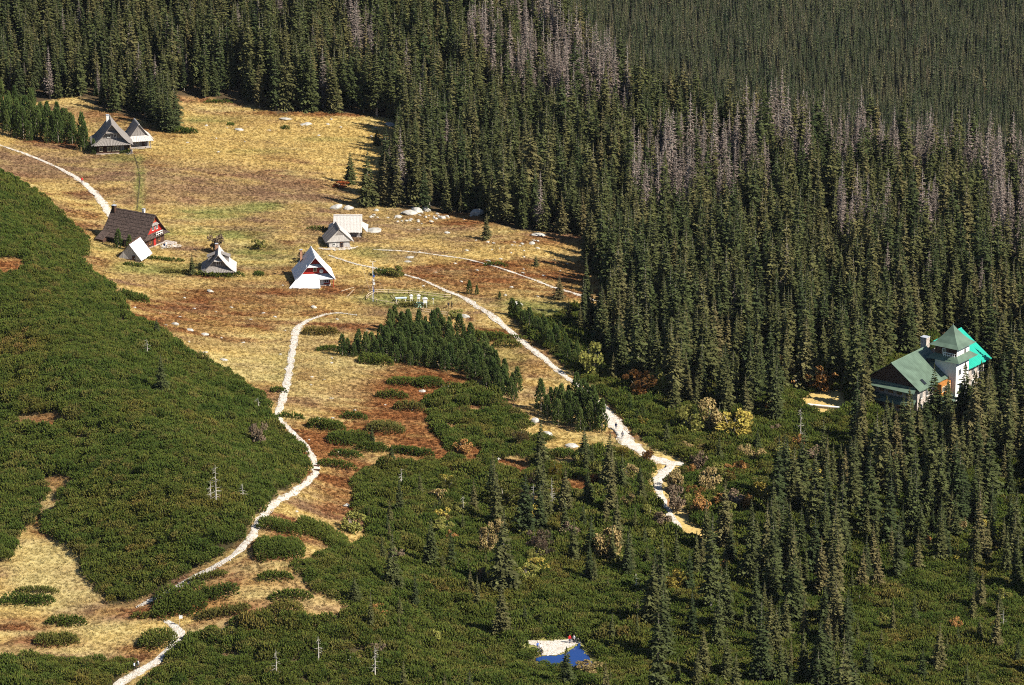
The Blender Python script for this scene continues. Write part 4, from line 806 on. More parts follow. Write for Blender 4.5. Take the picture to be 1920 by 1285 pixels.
# ------------------------------------------------------------------ boulders
def boulder(px_, py_, w, h_, lab, grp):
    p = P(px_, py_); k = ppm(p); o = link('boulder', ROCK[random.randrange(6)]); o.location = (p.x, p.y, p.z+.12*h_/k); o.rotation_euler = (random.uniform(-.2, .2), random.uniform(-.2, .2), random.uniform(-.5, .5))
    o.scale = (w/k*.58, w/k*.5, max(h_/k*.85, .25)); tag(o, lab, 'boulder', grp)
for r in [(630, 392, 26, 13, 'large pale boulder left of the pair beside the tall spruce'), (655, 393, 20, 14, 'pale boulder with a dark cleft beside the tall spruce'), (895, 403, 26, 18, 'big square pale boulder against the forest edge'), (800, 396, 20, 16, 'upright pale boulder at the right end of the rock pile'), (768, 402, 30, 12, 'flat slab boulder heading the rock pile'),
          (782, 398, 22, 14, 'tilted pale boulder on top of the rock pile'), (748, 408, 16, 8, 'low pale boulder at the left end of the rock pile'), (830, 410, 14, 8, 'small pale boulder right of the rock pile'), (1012, 442, 32, 8, 'long flat boulder on the rusty slope'), (998, 458, 12, 8, 'round boulder under the long flat one'), (706, 396, 10, 7, 'small boulder right of the tall spruce'), (700, 434, 34, 8, 'pale flat rubble beside the boarded hut'),
          (838, 438, 12, 6, 'small boulder in the golden grass below the rock pile'), (768, 484, 18, 5, 'flat stone above the thin path bend'), (765, 492, 16, 6, 'flat stone just under its twin at the path bend'), (328, 610, 14, 9, 'pale rounded boulder on the brown meadow'), (357, 620, 14, 6, 'flat grey boulder right of the rounded one'), (384, 628, 16, 5, 'low pale slab on the brown meadow'), (420, 676, 18, 6, 'pale slab on the rusty ground above the thicket edge'), (384, 662, 12, 4, 'thin pale slab at the thicket edge'),
          (394, 548, 14, 7, 'pale boulder on the meadow below the grey cottage'), (588, 578, 12, 8, 'pale boulder at the footpath head'), (650, 950, 16, 9, 'bright white block on the rusty slope'), (555, 960, 10, 4, 'small white stone on the heath right of the footpath'), (502, 935, 12, 12, 'pointed white boulder where thicket meets footpath'), (430, 1184, 34, 8, 'white rock patch in the lower thicket'), (1003, 793, 16, 16, 'pale jagged rock under the pine clump'), (962, 778, 10, 6, 'white stone at the upper thicket edge'),
          (1026, 815, 22, 9, 'pale slab below the pine clump'), (1072, 838, 28, 10, 'slanting pale slab beside the dark spruce'), (792, 735, 14, 7, 'white stone pair member by the thicket head'), (836, 726, 20, 6, 'grey stones by the thicket head'), (934, 862, 10, 6, 'white stone in the rusty gap'), (968, 571, 28, 8, 'low mossy pale mound on the green verge'), (450, 245, 18, 7, 'pale stone on the golden meadow'), (535, 224, 26, 5, 'pale slab at the top of the golden meadow'), (574, 234, 24, 6, 'pale slab right of the top one on the golden meadow'),
          (735, 236, 30, 7, 'dark-sided slab at the forest corner'), (728, 296, 18, 6, 'dark slab at the right edge of the golden meadow'), (1320, 1030, 8, 7, 'white stone at the dark gully'), (665, 1238, 34, 5, 'pale flat rock in the bottom thicket'), (872, 596, 22, 12, 'pale rocky heap beside the road and yard')]:
    boulder(*r, None)
for i in range(46): boulder(random.gauss(785, 42), random.gauss(408, 7), random.uniform(4, 9), random.uniform(3, 6), 'small pale stone of the rock pile under the forest edge', 'small stones of the rock pile')
for i in range(60):
    a, b = random.choice([(450, 600, 100, 30), (620, 720, 70, 40), (980, 470, 70, 25), (800, 560, 120, 50), (520, 250, 140, 30), (1040, 560, 60, 20)])[:2], None
for (a, b, sx, sy, n, lb) in [(430, 600, 110, 40, 26, 'small pale stone lying on the brown meadow below the huts'), (640, 740, 70, 50, 14, 'small pale stone on the rusty slope right of the footpath'), (980, 470, 60, 22, 24, 'small pale stone on the striped slope under the forest'), (520, 245, 130, 22, 16, 'small pale stone on the golden upper meadow'), (870, 520, 80, 25, 12, 'small pale stone on the slope between thin path and road')]:
    for i in range(n):
        u, v = random.gauss(a, sx), random.gauss(b, sy)
        if inany(np.array([u]), np.array([v]), DWARF+FOREST)[0]: continue
        boulder(u, v, random.uniform(4, 9), random.uniform(2.5, 4.5), lb, lb+' group')
# loose stones on the tracks
c = np.concatenate([TR[k][0] for k in ('trail_main', 'trail_branch', 'trail_lower', 'trail_stony')]); w = np.concatenate([TR[k][1] for k in ('trail_main', 'trail_branch', 'trail_lower', 'trail_stony')])
j = RNG.integers(0, len(c), 2600); a = RNG.uniform(0, 6.28, 2600); r_ = w[j]*RNG.uniform(.1, 1.25, 2600)**.6
q = np.c_[c[j, 0]+r_*np.cos(a), c[j, 1]+r_*np.sin(a)]; s = RNG.uniform(.08, .26, 2600)
scatter('loose_stones', 'stone', np.c_[q, H(q[:, 0], q[:, 1])+.12], np.c_[RNG.uniform(-.3, .3, (2600, 2)), RNG.uniform(0, 6.28, 2600)], np.c_[s, s, s], 'loose pale stones strewn along the paths', 'stones')

# ------------------------------------------------------------------ grass and heath
x = RNG.uniform(-190, 60, 520000); y = RNG.uniform(640, 1150, 520000); z = H(x, y); px, py, dep = proj(x, y, z)
k = (px > -60) & (px < 1240) & (py > 150) & (py < 1320); x, y, z, px, py = [a[k] for a in (x, y, z, px, py)]
F_ = inany(px, py, FOREST) & ~ell(px, py, CLEAR); D_ = inany(px, py, DWARF) & ~ell(px, py, CLEAR)
k = ~F_ & ~D_ & (path_gap(x, y) > -RNG.random(len(x))**2*.6) & ~inpoly(px, py, wtr) & ~ell(px, py, [(1040, 1215, 62, 17)]); x, y, z, px, py = [a[k] for a in (x, y, z, px, py)]
tc_, rr = tint(x, y, px, py); tc_ = tc_*RNG.uniform(.84, 1.2, (len(x), 1))*(.8+.4*fbm(x/1.6, y/1.6, 90, 2))[:, None]
he = rr+RNG.normal(0, .08, len(x)) > .40
for sel, key, nm, lb in ((~he, 'grass', 'dry_grass', 'dry golden grass covering the meadow'), (he, 'heath', 'rusty_heath', 'low rusty bilberry heath on the meadow slopes')):
    n = int(sel.sum()); s = RNG.uniform(.6, 1.25, n)
    scatter(nm, key, np.c_[x[sel], y[sel], z[sel]], np.c_[RNG.uniform(-.1, .1, (n, 2)), RNG.uniform(0, 6.28, n)], np.c_[s, s, s], lb, 'grass', tc_[sel]); print(nm, n)

# ------------------------------------------------------------------ houses
def roof(root, prof, y0, y1, mat, plank=.4, thick=.12, sides=(-1, 1), xc=0.0, jit=.03, mats=None, name='roof_slope'):
    out = []
    for sd in sides:
        mb = MB(); n = max(2, int((y1-y0)/plank)); st = (y1-y0)/n
        for i in range(n):
            a, b = y0+i*st+.012, y0+(i+1)*st-.012; dz = random.uniform(-jit, jit); ext = random.uniform(-.06, .08)
            pr = [list(p) for p in prof]; dx, dzz = pr[-1][0]-pr[-2][0], pr[-1][1]-pr[-2][1]; l = math.hypot(dx, dzz); pr[-1][0] += dx/l*ext; pr[-1][1] += dzz/l*ext
            for (xa, za), (xb, zb) in zip(pr, pr[1:]):
                A, B = xc+sd*xa, xc+sd*xb
                p = [(A, a, za+dz-thick), (B, a, zb+dz-thick), (B, b, zb+dz-thick), (A, b, za+dz-thick), (A, a, za+dz), (B, a, zb+dz), (B, b, zb+dz), (A, b, za+dz)]
                mb.hexa(p if sd > 0 else [p[1], p[0], p[3], p[2], p[5], p[4], p[7], p[6]])
        out.append(mb.obj(name, (mats or {}).get(sd, mat), root))
    mb = MB(); xr, zr = prof[0]; mb.prism([(xc-.22, y0, zr-.10), (xc+.22, y0, zr-.10), (xc, y0, zr+.12)], (0, y1-y0, 0)); mb.obj('ridge_cap', (mats or {}).get(0, mat), root)
    return out
def slab(root, pts, mat, name, thick=.12):
    """a sheet of four corners given thickness"""
    lo = [Vector(p)-Vector((0, 0, thick)) for p in pts]; mb = MB(); mb.hexa(lo+[Vector(p) for p in pts]); return mb.obj(name, mat, root)
def boarded(root, pts, mat, name, thick=.12, n=8, horiz=False):
    """sloping roof or wall field split into boards between its upper edge (0,1) and lower edge (3,2)"""
    mb = MB(); a, b, c, d = [Vector(p) for p in pts]; nr = (b-a).cross(d-a).normalized()
    if nr.z < 0: nr = -nr
    for i in range(n):
        t0, t1 = i/n+.004, (i+1)/n-.004; o = nr*random.uniform(-.02, .02)
        if horiz: q = [a.lerp(d, t0), b.lerp(c, t0), b.lerp(c, t1), a.lerp(d, t1)]
        else: q = [a.lerp(b, t0), a.lerp(b, t1), d.lerp(c, t1), d.lerp(c, t0)]
        q = [p+o for p in q]; mb.hexa([p-nr*thick for p in q]+q)
    return mb.obj(name, mat, root)
def gable(root, y, prof, zlo, mat, thick=.16, inset=.35, name='gable', n=12, frm=None):
    """boarded gable wall under the roof profile, from zlo up"""
    def top(x):
        ax = abs(x); xs = [p[0] for p in prof]; return float(np.interp(ax, xs, [p[1]-.16 for p in prof]))
    xm = float(np.interp(zlo, [p[1]-.16 for p in prof][::-1], [p[0] for p in prof][::-1]))-.02 if zlo > prof[-1][1]-.16 else prof[-1][0]-inset
    if frm: xm = min(xm, frm)
    mb = MB()
    for i in range(n):
        a, b = -xm+2*xm*i/n+.006, -xm+2*xm*(i+1)/n-.006; o = random.uniform(-.015, .015)
        pts = [(a, y+o, zlo), (b, y+o, zlo), (b, y+o, max(zlo+.02, top(b))), (a, y+o, max(zlo+.02, top(a)))]
        mb.prism(pts, (0, thick, 0))
    return mb.obj(name, mat, root)
def window(root, x, y, z, w, h, rz=0, frame='white_paint', cross=True, name='window'):
    mb = MB(); t = .09
    for bx in ((-w/2-t, -w/2, -t, h+t), (w/2, w/2+t, -t, h+t)): mb.box(bx[0], bx[1], -.07, .03, bx[2], bx[3])
    mb.box(-w/2, w/2, -.07, .03, -t, 0); mb.box(-w/2, w/2, -.07, .03, h, h+t)
    if cross: mb.box(-.03, .03, -.06, .02, 0, h)
    o = mb.obj(name, frame, root); o.location = (x, y, z); o.rotation_euler = (0, 0, rz)
    g = MB(); g.box(-w/2, w/2, -.015, .015, 0, h); g.obj('pane', 'glass', o); return o
def door(root, x, y, z, w, h, mat, rz=0):
    mb = MB(); mb.box(-w/2, w/2, -.06, .03, 0, h); o = mb.obj('door', mat, root); o.location = (x, y, z); o.rotation_euler = (0, 0, rz)
    mb = MB(); mb.box(w*.3, w*.38, -.12, -.06, h*.45, h*.55); mb.obj('handle', 'grey_metal', o); return o
def walls(root, W, y0, y1, h, mat, logs=.28, z0=0.0):
    for nm, q in (('wall', (-W/2, W/2, y0, y0+.25)), ('wall', (-W/2, W/2, y1-.25, y1)), ('wall', (-W/2, -W/2+.25, y0+.26, y1-.26)), ('wall', (W/2-.25, W/2, y0+.26, y1-.26))):
        mb = MB(); n = max(1, int((h-z0)/logs))
        for i in range(n):
            o = random.uniform(-.02, .02); a = z0+(h-z0)*i/n; b = z0+(h-z0)*(i+1)/n-.025; mb.box(q[0]+o, q[1]+o, q[2]+o, q[3]+o, a, b)
        mb.obj(nm, mat, root)
def foundation(root, W, y0, y1, z1=.3, down=1.4, mat='stone_wall', g=.15):
    mb = MB(); mb.box(-W/2-g, W/2+g, y0-g, y1+g, -down, z1); mb.obj('foundation', mat, root)
def chimney(root, x, y, z0, z1, w, mat, cap='grey_metal'):
    mb = MB(); mb.box(x-w/2, x+w/2, y-w/2, y+w/2, z0, z1); mb.box(x-w/2-.06, x+w/2+.06, y-w/2-.06, y+w/2+.06, z1-.25, z1-.1); o = mb.obj('chimney', mat, root)
    mb = MB(); mb.box(x-w/2-.1, x+w/2+.1, y-w/2-.1, y+w/2+.1, z1+.12, z1+.2)
    for q in (-1, 1): mb.box(x+q*w*.4-.04, x+q*w*.4+.04, y-.04, y+.04, z1, z1+.12)
    mb.obj('chimney_cap', cap, o); return o
def at(px_, py_, dz=0.0): p = P(px_, py_); return (p.x, p.y, p.z+dz)

# shingled hut and its smaller neighbour, upper left
h = thing('shingled_hut', at(211, 290), R(9), 'tall grey shingled hut with two attic windows on the upper meadow', 'hut')
pr = [(0, 8.6), (2.6, 5.2), (4.3, 3.5), (5.6, 2.75)]
foundation(h, 8.4, .4, 8.6); walls(h, 8.4, .4, 8.6, 2.9, 'dark_wood', z0=.3); roof(h, pr, -.9, 9.2, 'grey_wood', .42)
gable(h, .55, pr, 4.15, 'grey_wood', n=18); gable(h, 8.3, pr, 2.9, 'grey_wood', n=12)
boarded(h, [(-3.6, .5, 4.25), (3.6, .5, 4.25), (5.0, -.95, 2.75), (-5.0, -.95, 2.75)], 'grey_wood', 'pent_roof', n=22)
boarded(h, [(-1.3, .5, 6.55), (1.3, .5, 6.55), (1.65, -.35, 6.0), (-1.65, -.35, 6.0)], 'grey_wood', 'gable_hood', n=8)
for x_ in (-.85, .85): window(h, x_, .48, 4.75, .75, .7)
for x_ in (-3.0, -.95, .35, 1.4): window(h, x_, .34, .95, .75, 1.05, frame='cream')
door(h, 2.7, .34, .35, .95, 1.95, 'grey_wood'); window(h, 4.24, 3.0, 1.0, .8, 1.0, R(90), 'cream')
chimney(h, -.7, 6.2, 7.0, 9.3, .7, 'white_paint')
for x_, y_ in ((4.9, -.5), (4.9, 2.0)):
    mb = MB(); mb.tube((x_, y_, -.5), (x_, y_, 2.85), .1, .09, 6); mb.obj('porch_post', 'rail_wood', h)
mb = MB(); mb.box(3.6, 5.6, -.6, 3.2, -.8, .12); mb.obj('porch_floor', 'pale_wood', h)
h = thing('boarded_hut', at(262, 279), R(17), 'smaller plank hut with wide pale lower roof behind the shingled hut', 'hut')
pr = [(0, 6.9), (2.5, 3.6), (3.9, 2.5)]
foundation(h, 5.2, .2, 6.0); walls(h, 5.2, .2, 6.0, 2.5, 'grey_wood', z0=.3); roof(h, pr, -.2, 6.4, 'pale_wood', .4, mats={-1: 'grey_wood'})  # left slope in darker boards: its shade is put into the colour
gable(h, .2, pr, 3.4, 'grey_wood', n=12); gable(h, 5.8, pr, 2.5, 'grey_wood', n=10)
boarded(h, [(-2.6, .1, 3.6), (2.6, .1, 3.6), (3.7, -1.4, 2.35), (-3.7, -1.4, 2.35)], 'pale_wood', 'pent_roof', n=14)
window(h, -.6, .12, 1.1, .7, .8); door(h, 1.1, .12, .3, .85, 1.85, 'dark_wood')
for x_ in (-2.8, 2.8):
    mb = MB(); mb.tube((x_, -1.1, -.6), (x_, -1.1, 2.4), .09, .08, 6); mb.obj('porch_post', 'grey_wood', h)
mb = MB(); mb.box(-3.0, 3.0, -1.25, -1.15, .75, .85); mb.box(-3.0, 3.0, -1.25, -1.15, .3, .4); mb.obj('railing', 'pale_wood', h)

# long dark-roofed house
h = thing('long_house', at(291, 463), R(59), 'long house with dark brown shingle roof and red-brown gable', 'house')
pr = [(0, 8.3), (2.2, 5.6), (4.4, 3.3), (5.7, 2.35)]
foundation(h, 8.6, .3, 12.4); walls(h, 8.6, .3, 12.4, 3.0, 'dark_wood', z0=.3)
for k_ in range(7):     # shingle courses of the big roof, one above the other
    pass
roof(h, pr, -.5, 13.0, 'brown_shingle', .62, jit=.05)
for sd in (-1,):
    mb = MB()
    for r_ in range(9):
        t0 = r_/9; xa = 5.6*t0+.1; za = float(np.interp(xa, [p[0] for p in pr], [p[1] for p in pr])); xb = 5.6*(r_+1)/9+.1; zb = float(np.interp(xb, [p[0] for p in pr], [p[1] for p in pr]))
        for i in range(26):
            y_ = -.45+13.4*i/26; o = random.uniform(.03, .11)
            mb.hexa([(sd*xb, y_, zb+.02), (sd*xa, y_, za+.02), (sd*xa, y_+.49, za+.02), (sd*xb, y_+.49, zb+.02), (sd*xb, y_, zb+o+.05), (sd*xa, y_, za+.04), (sd*xa, y_+.49, za+.04), (sd*xb, y_+.49, zb+o+.05)])
    tag(mb.obj('shingles', 'brown_shingle', h), kind='stuff')
gable(h, .25, pr, 3.0, 'red_paint', n=16); gable(h, 12.2, pr, 3.0, 'dark_wood', n=10)
boarded(h, [(-4.0, .2, 3.7), (4.0, .2, 3.7), (5.2, -.9, 2.8), (-5.2, -.9, 2.8)], 'brown_shingle', 'pent_roof', n=18)
boarded(h, [(-1.2, .2, 6.2), (1.2, .2, 6.2), (1.5, -.4, 5.7), (-1.5, -.4, 5.7)], 'grey_wood', 'gable_hood', n=6)
window(h, 0, .2, 6.6, .55, .75, frame='orange_wood'); window(h, -.5, .2, 4.4, .75, .9); window(h, 1.1, .2, 4.4, .75, .9); window(h, -1.8, .25, 1.1, .8, 1.1, frame='orange_wood'); window(h, 2.0, .25, 1.1, .8, 1.1, frame='orange_wood'); door(h, .2, .25, .3, 1.0, 2.0, 'red_paint')
mb = MB()
for x_ in (-.6, .2, 1.0, 1.8): mb.box(x_-.04, x_+.04, -1.0, -.92, 3.0, 4.0)
mb.box(-.7, 1.9, -1.02, -.9, 3.95, 4.08); mb.box(-.7, 1.9, -1.02, -.9, 3.4, 3.5); mb.obj('balcony_rail', 'white_paint', h)
chimney(h, -.5, 12.0, 7.0, 9.0, .9, 'dark_wood'); chimney(h, .5, 3.6, 7.2, 9.0, .55, 'white_paint')
mb = MB(); mb.tube((-.5, 12.0, 9.0), (-.5, 12.0, 10.4), .04, .03, 5); mb.tube((-.9, 12, 10.0), (-.1, 12, 10.0), .025, .025, 4); mb.obj('antenna', 'grey_metal', h)
boarded(h, [(-4.6, 13.0, 3.4), (-4.6, 10.6, 3.4), (-7.6, 10.6, 2.1), (-7.6, 13.0, 2.1)], 'brown_shingle', 'lean_to_roof', n=6)
mb = MB(); mb.box(-7.2, -4.4, 10.8, 12.8, -.6, 2.1); mb.obj('lean_to_wall', 'dark_wood', h)
for i in range(5):
    mb = MB(); mb.tube((-6.6+.2*i, 4.0+.35*i, -.2), (-5.2, 4.0+.35*i, 2.4), .05, .05, 5); mb.obj('leaning_pole', 'rail_wood', h)
mb = MB(); mb.box(3.5, 6.0, -2.4, 1.0, -.9, .1); mb.obj('terrace', 'stone_wall', h)

# low hut with bright sheet roof
h = thing('low_hut', at(243, 489), R(-18), 'low plank hut with one blinding white roof slope beside the long house', 'hut')
pr = [(0, 4.35), (3.3, .35)]
foundation(h, 4.6, .2, 6.2, .2); walls(h, 4.4, .3, 6.0, 1.0, 'pale_wood', z0=.2); roof(h, pr, -.25, 6.6, 'white_metal', .7, jit=.01, mats={-1: 'dark_wood', 0: 'dark_wood'})  # left slope and ridge coloured dark to paint in their shade
gable(h, .1, pr, .35, 'pale_wood', n=16); gable(h, 6.1, pr, .35, 'grey_wood', n=8); door(h, 1.1, .02, -.1, .8, 1.5, 'dark_wood')
mb = MB(); mb.box(-2.6, 1.0, -.05, .1, -.5, .3); mb.obj('sill_beam', 'dark_wood', h)

# grey cottage with dormers
h = thing('grey_cottage', at(410, 519), R(3), 'grey shingled cottage with side dormers above the shrub row', 'cottage')
pr = [(0, 5.6), (1.9, 3.2), (3.2, 1.95), (4.3, 1.25)]
foundation(h, 6.4, .4, 7.4); walls(h, 6.4, .4, 7.4, 1.6, 'pale_wood', z0=.3); roof(h, pr, -.6, 8.0, 'pale_wood', .36, mats={-1: 'grey_wood'})  # roof boards greyer on the left side, painting that slope's shade
gable(h, .5, pr, 2.2, 'grey_wood', n=14); gable(h, 7.2, pr, 1.6, 'grey_wood', n=8)
boarded(h, [(-2.7, .45, 2.4), (2.7, .45, 2.4), (3.9, -.7, 1.25), (-3.9, -.7, 1.25)], 'grey_wood', 'pent_roof', n=18)
boarded(h, [(-.8, .45, 4.35), (.8, .45, 4.35), (1.05, -.3, 3.95), (-1.05, -.3, 3.95)], 'pale_wood', 'gable_hood', n=5)
window(h, 0, .42, 2.9, .85, .7); window(h, -1.6, .36, .6, .7, .7); window(h, 1.2, .36, .6, .7, .7)
for sd in (-1, 1):
    boarded(h, [(sd*.7, 3.2, 4.9), (sd*.7, 5.4, 4.9), (sd*2.9, 5.5, 4.1), (sd*2.9, 3.1, 4.1)], 'grey_wood', 'dormer_roof', n=6)
    mb = MB(); mb.box(min(sd*1.2, sd*2.5), max(sd*1.2, sd*2.5), 3.4, 5.2, 2.4, 4.1); mb.obj('dormer', 'grey_wood', h); window(h, sd*2.53, 4.3, 3.05, .8, .7, R(90)*sd)
chimney(h, -.5, 6.6, 4.6, 6.3, .6, 'brick')

# little log hut and boarded hut behind it
h = thing('log_hut', at(637, 466), R(11), 'little log hut with plank gable and shaded left roof slope', 'hut')
pr = [(0, 5.1), (3.6, 1.65)]
foundation(h, 5.4, .3, 6.0, .25); walls(h, 5.2, .4, 5.9, 1.8, 'pale_wood', z0=.25); roof(h, pr, -.2, 6.4, 'pale_wood', .4, mats={-1: 'grey_wood', 0: 'grey_wood'})  # left slope and cap get greyer boards as painted shade
gable(h, .05, pr, 1.75, 'pale_wood', n=16, thick=.12); gable(h, 5.7, pr, 1.75, 'grey_wood', n=8)
mb = MB(); mb.prism([(-1.0, -.03, 3.55), (1.0, -.03, 3.55), (0, -.03, 4.75)], (0, .06, 0)); mb.obj('gable_panel', 'grey_wood', h)
door(h, .6, .32, .25, .8, 1.5, 'dark_wood'); window(h, -1.4, .33, .8, .5, .5)
mb = MB(); mb.box(-3.4, 3.4, -1.2, -.4, -.9, .02); mb.obj('stone_step', 'granite', h)
h = thing('plank_hut', at(679, 440), R(90), 'plank hut showing a wide pale roof slope behind the log hut', 'hut')
pr = [(0, 5.2), (2.0, 3.0), (3.5, 1.6)]
foundation(h, 5.2, .3, 7.0, .25); walls(h, 5.0, .4, 6.9, 1.9, 'grey_wood', z0=.25); roof(h, pr, -.1, 7.2, 'pale_wood', .36)
gable(h, .15, pr, 1.7, 'grey_wood', n=10); gable(h, 6.8, pr, 1.7, 'grey_wood', n=10)
boarded(h, [(-2.0, .1, 2.9), (2.0, .1, 2.9), (3.5, -1.5, 1.6), (-3.5, -1.5, 1.6)], 'pale_wood', 'pent_roof', n=12)
boarded(h, [(2.0, 7.05, 2.9), (-2.0, 7.05, 2.9), (-3.5, 8.6, 1.6), (3.5, 8.6, 1.6)], 'pale_wood', 'pent_roof', n=12)

# red gable house
h = thing('red_gable_house', at(591, 537), R(9), 'white-roofed house with red painted gable and cream window', 'house')
pr = [(0, 7.6), (3.6, 3.2), (4.9, 1.85)]
foundation(h, 7.4, .4, 8.2); walls(h, 7.4, .4, 8.2, 2.3, 'red_paint', z0=.3); roof(h, pr, -1.1, 8.6, 'white_metal', .65, jit=.008, mats={-1: 'white_metal'})
gable(h, .35, pr, 2.7, 'red_paint', n=16); gable(h, 8.0, pr, 2.3, 'red_paint', n=8)
slab(h, [(-1.9, .32, 5.55), (1.9, .32, 5.55), (2.25, -.55, 5.0), (-2.25, -.55, 5.0)], 'white_metal', 'gable_hood')
slab(h, [(-3.6, .32, 3.05), (1.0, .32, 3.05), (1.0, -2.6, .35), (-6.9, -2.6, .35)], 'white_metal', 'annex_roof')
slab(h, [(1.02, .32, 3.05), (4.1, .32, 3.05), (4.6, -.95, 2.0), (1.02, -.95, 2.0)], 'white_metal', 'pent_roof')
mb = MB(); mb.box(-4.6, .9, -2.2, .3, -1.0, .5); mb.obj('annex_wall', 'white_paint', h)
window(h, .05, .3, 3.75, .6, .95, frame='cream'); door(h, 1.7, .34, .2, .8, 1.75, 'white_paint'); window(h, 2.8, .34, .75, .95, .85)
mb = MB(); n_ = 10
for k_ in range(3):
    r0, r1, y0_, y1_ = ((.02, .28, .12, .07), (.28, .48, .07, 0), (.48, .5, 0, -.02))[k_]
    mb.tube((1.55, -.2-y0_+.12, 3.75), (1.55, -.2-y1_+.12, 3.75), r0, r1, 14)
mb.tube((1.55, -.1, 3.75), (1.55, .35, 3.6), .05, .05, 5); mb.obj('dish', 'white_paint', h)
chimney(h, -2.6, 7.0, 4.0, 7.2, .55, 'brick')
mb = MB(); mb.box(4.25, 4.4, -.9, -.75, -.6, 1.95); mb.obj('porch_post', 'red_paint', h)

# ------------------------------------------------------------------ lodge with green roofs
h = thing('mountain_lodge', at(1722, 786), R(-36.5), 'large stone lodge with green roofs, pointed tower and turquoise sheeting', 'lodge')
pr = [(0, 11.7), (7.6, 6.4)]
def lbox(nm, mat, *q):
    mb = MB(); mb.box(*q); return mb.obj(nm, mat, h)
lbox('wall', 'stone_wall', -14.0, -1.0, .9, 15.2, -5, 6.3); lbox('wall', 'stone_wall', -14.0, -1.0, 15.25, 30.6, -5, 6.0)
gm = MB()
for i in range(20):
    a, b = -13.9+12.7*i/20, -13.9+12.7*(i+1)/20-.02; tp = lambda x_: 11.5-abs(x_+7.5)*.697
    gm.prism([(a, .75, 6.35), (b, .75, 6.35), (b, .75, max(6.4, tp(b))), (a, .75, max(6.4, tp(a)))], (0, .2, 0))
gm.obj('gable', 'dark_wood', h)
roof(h, pr, 0, 15.4, 'green_roof', .62, jit=.006, xc=-7.5); roof(h, [(0, 12.0), (8.2, 6.3)], 18.4, 31.0, 'teal_roof', .7, jit=.01, xc=-7.5, mats={-1: 'green_roof'})
slab(h, [(-13.6, .8, 6.9), (-1.2, .8, 6.9), (-.6, -1.3, 6.0), (-14.4, -1.3, 6.0)], 'green_roof', 'pent_roof')
slab(h, [(-14.6, .8, 3.9), (-1.2, .8, 3.9), (-.6, -1.6, 3.0), (-15.4, -1.6, 3.0)], 'green_roof', 'pent_roof')
for x_ in (-12.5, -10.2, -7.9, -5.6, -3.3): window(h, x_, .85, 4.5, 1.0, 1.1, frame='orange_wood'); window(h, x_, .85, 1.2, 1.0, 1.2, frame='orange_wood')
for y_ in (2.5, 5.0, 7.5): window(h, -.95, y_, 1.2, 1.0, 1.3, R(90)); window(h, -.95, y_, 4.0, 1.0, 1.3, R(90))
# skylights on the big slope
for y_, x_, w_, l_ in ((11.0, -5.0, .5, .9), (3.4, -1.9, .9, 1.2)):
    zf_ = lambda xx: 11.7-(xx+7.5)*.697+.03
    slab(h, [(x_, y_, zf_(x_)+.12), (x_, y_+w_, zf_(x_)+.12), (x_+l_, y_+w_, zf_(x_+l_)+.12), (x_+l_, y_, zf_(x_+l_)+.12)], 'glass', 'skylight', .14)
chimney(h, -8.6, 16.6, 9.0, 13.2, 1.5, 'stone_wall')
# wooden dormer band and lower roof at the tower foot
lbox('timber_bay', 'orange_wood', -1.4, .9, 8.2, 12.3, 3.2, 6.0)
for y_ in (8.9, 10.2, 11.5): window(h, .95, y_, 4.2, .8, 1.1, R(90), 'cream')
slab(h, [(-.9, 6.8, 3.4), (-.9, 12.6, 3.4), (2.9, 12.9, 1.9), (2.9, 6.5, 1.9)], 'green_roof', 'bay_roof'); lbox('bay_wall', 'stone_wall', -1.0, 2.3, 7.2, 12.3, -5, 1.9)
# tower
tx0, tx1, ty0, ty1 = -3.6, 2.0, 12.6, 18.2; cxx, cyy = (tx0+tx1)/2, (ty0+ty1)/2
lbox('tower_wall', 'white_paint', tx0, tx1, ty0, ty1, -5, 13.9)
def pyramid(z0, ov, steps, nm):
    mb = MB(); a = (tx1-tx0)/2+ov; n = len(steps)
    for i in range(n):
        r_, z_ = steps[i]; mb.v += [(cxx-a*r_, cyy-a*r_, z0+z_), (cxx+a*r_, cyy-a*r_, z0+z_), (cxx+a*r_, cyy+a*r_, z0+z_), (cxx-a*r_, cyy+a*r_, z0+z_)]
    for i in range(n-1):
        for k_ in range(4): mb.f.append((i*4+k_, i*4+(k_+1) % 4, i*4+4+(k_+1) % 4, i*4+4+k_)); mb.m.append(0)
    mb.f.append((3, 2, 1, 0)); mb.m.append(0); return mb.obj(nm, 'green_roof', h)
pyramid(13.7, 1.15, [(1, 0), (.72, .65), (.42, 2.0), (.2, 3.2), (.02, 4.3)], 'tower_roof'); mb = MB(); mb.tube((cxx, cyy, 17.7), (cxx, cyy, 18.3), .06, .03, 5); mb.obj('finial', 'grey_metal', h)
pyramid(10.6, 1.5, [(1, 0), (.66, 1.1)], 'tower_skirt')
window(h, tx1+.02, 16.2, 11.6, .7, 1.1, R(90)); window(h, tx1+.02, 14.2, 7.0, .9, 1.3, R(90)); window(h, tx1+.02, 16.8, 7.0, .9, 1.3, R(90)); window(h, tx1+.02, 15.4, 3.2, .9, 1.3, R(90))
for q in ((tx0+.9, ty0-1.2, tx0+4.6),):
    mb = MB()
    for i in range(6): mb.box(-.9+i*.55, -.82+i*.55, ty0-.95, ty0-.87, 11.6, 12.5)
    mb.box(-1.0, 2.1, ty0-.97, ty0-.85, 12.42, 12.54); mb.box(-1.0, 2.1, ty0-.97, ty0-.85, 11.9, 11.98); mb.obj('balcony_rail', 'white_paint', h)
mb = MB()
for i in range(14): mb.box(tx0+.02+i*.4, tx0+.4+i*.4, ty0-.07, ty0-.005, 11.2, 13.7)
mb.obj('shade_cladding', 'dark_wood', h)  # dark boards added to deepen the shade on this tower face
window(h, -1.2, ty0-.09, 11.9, .8, 1.1)
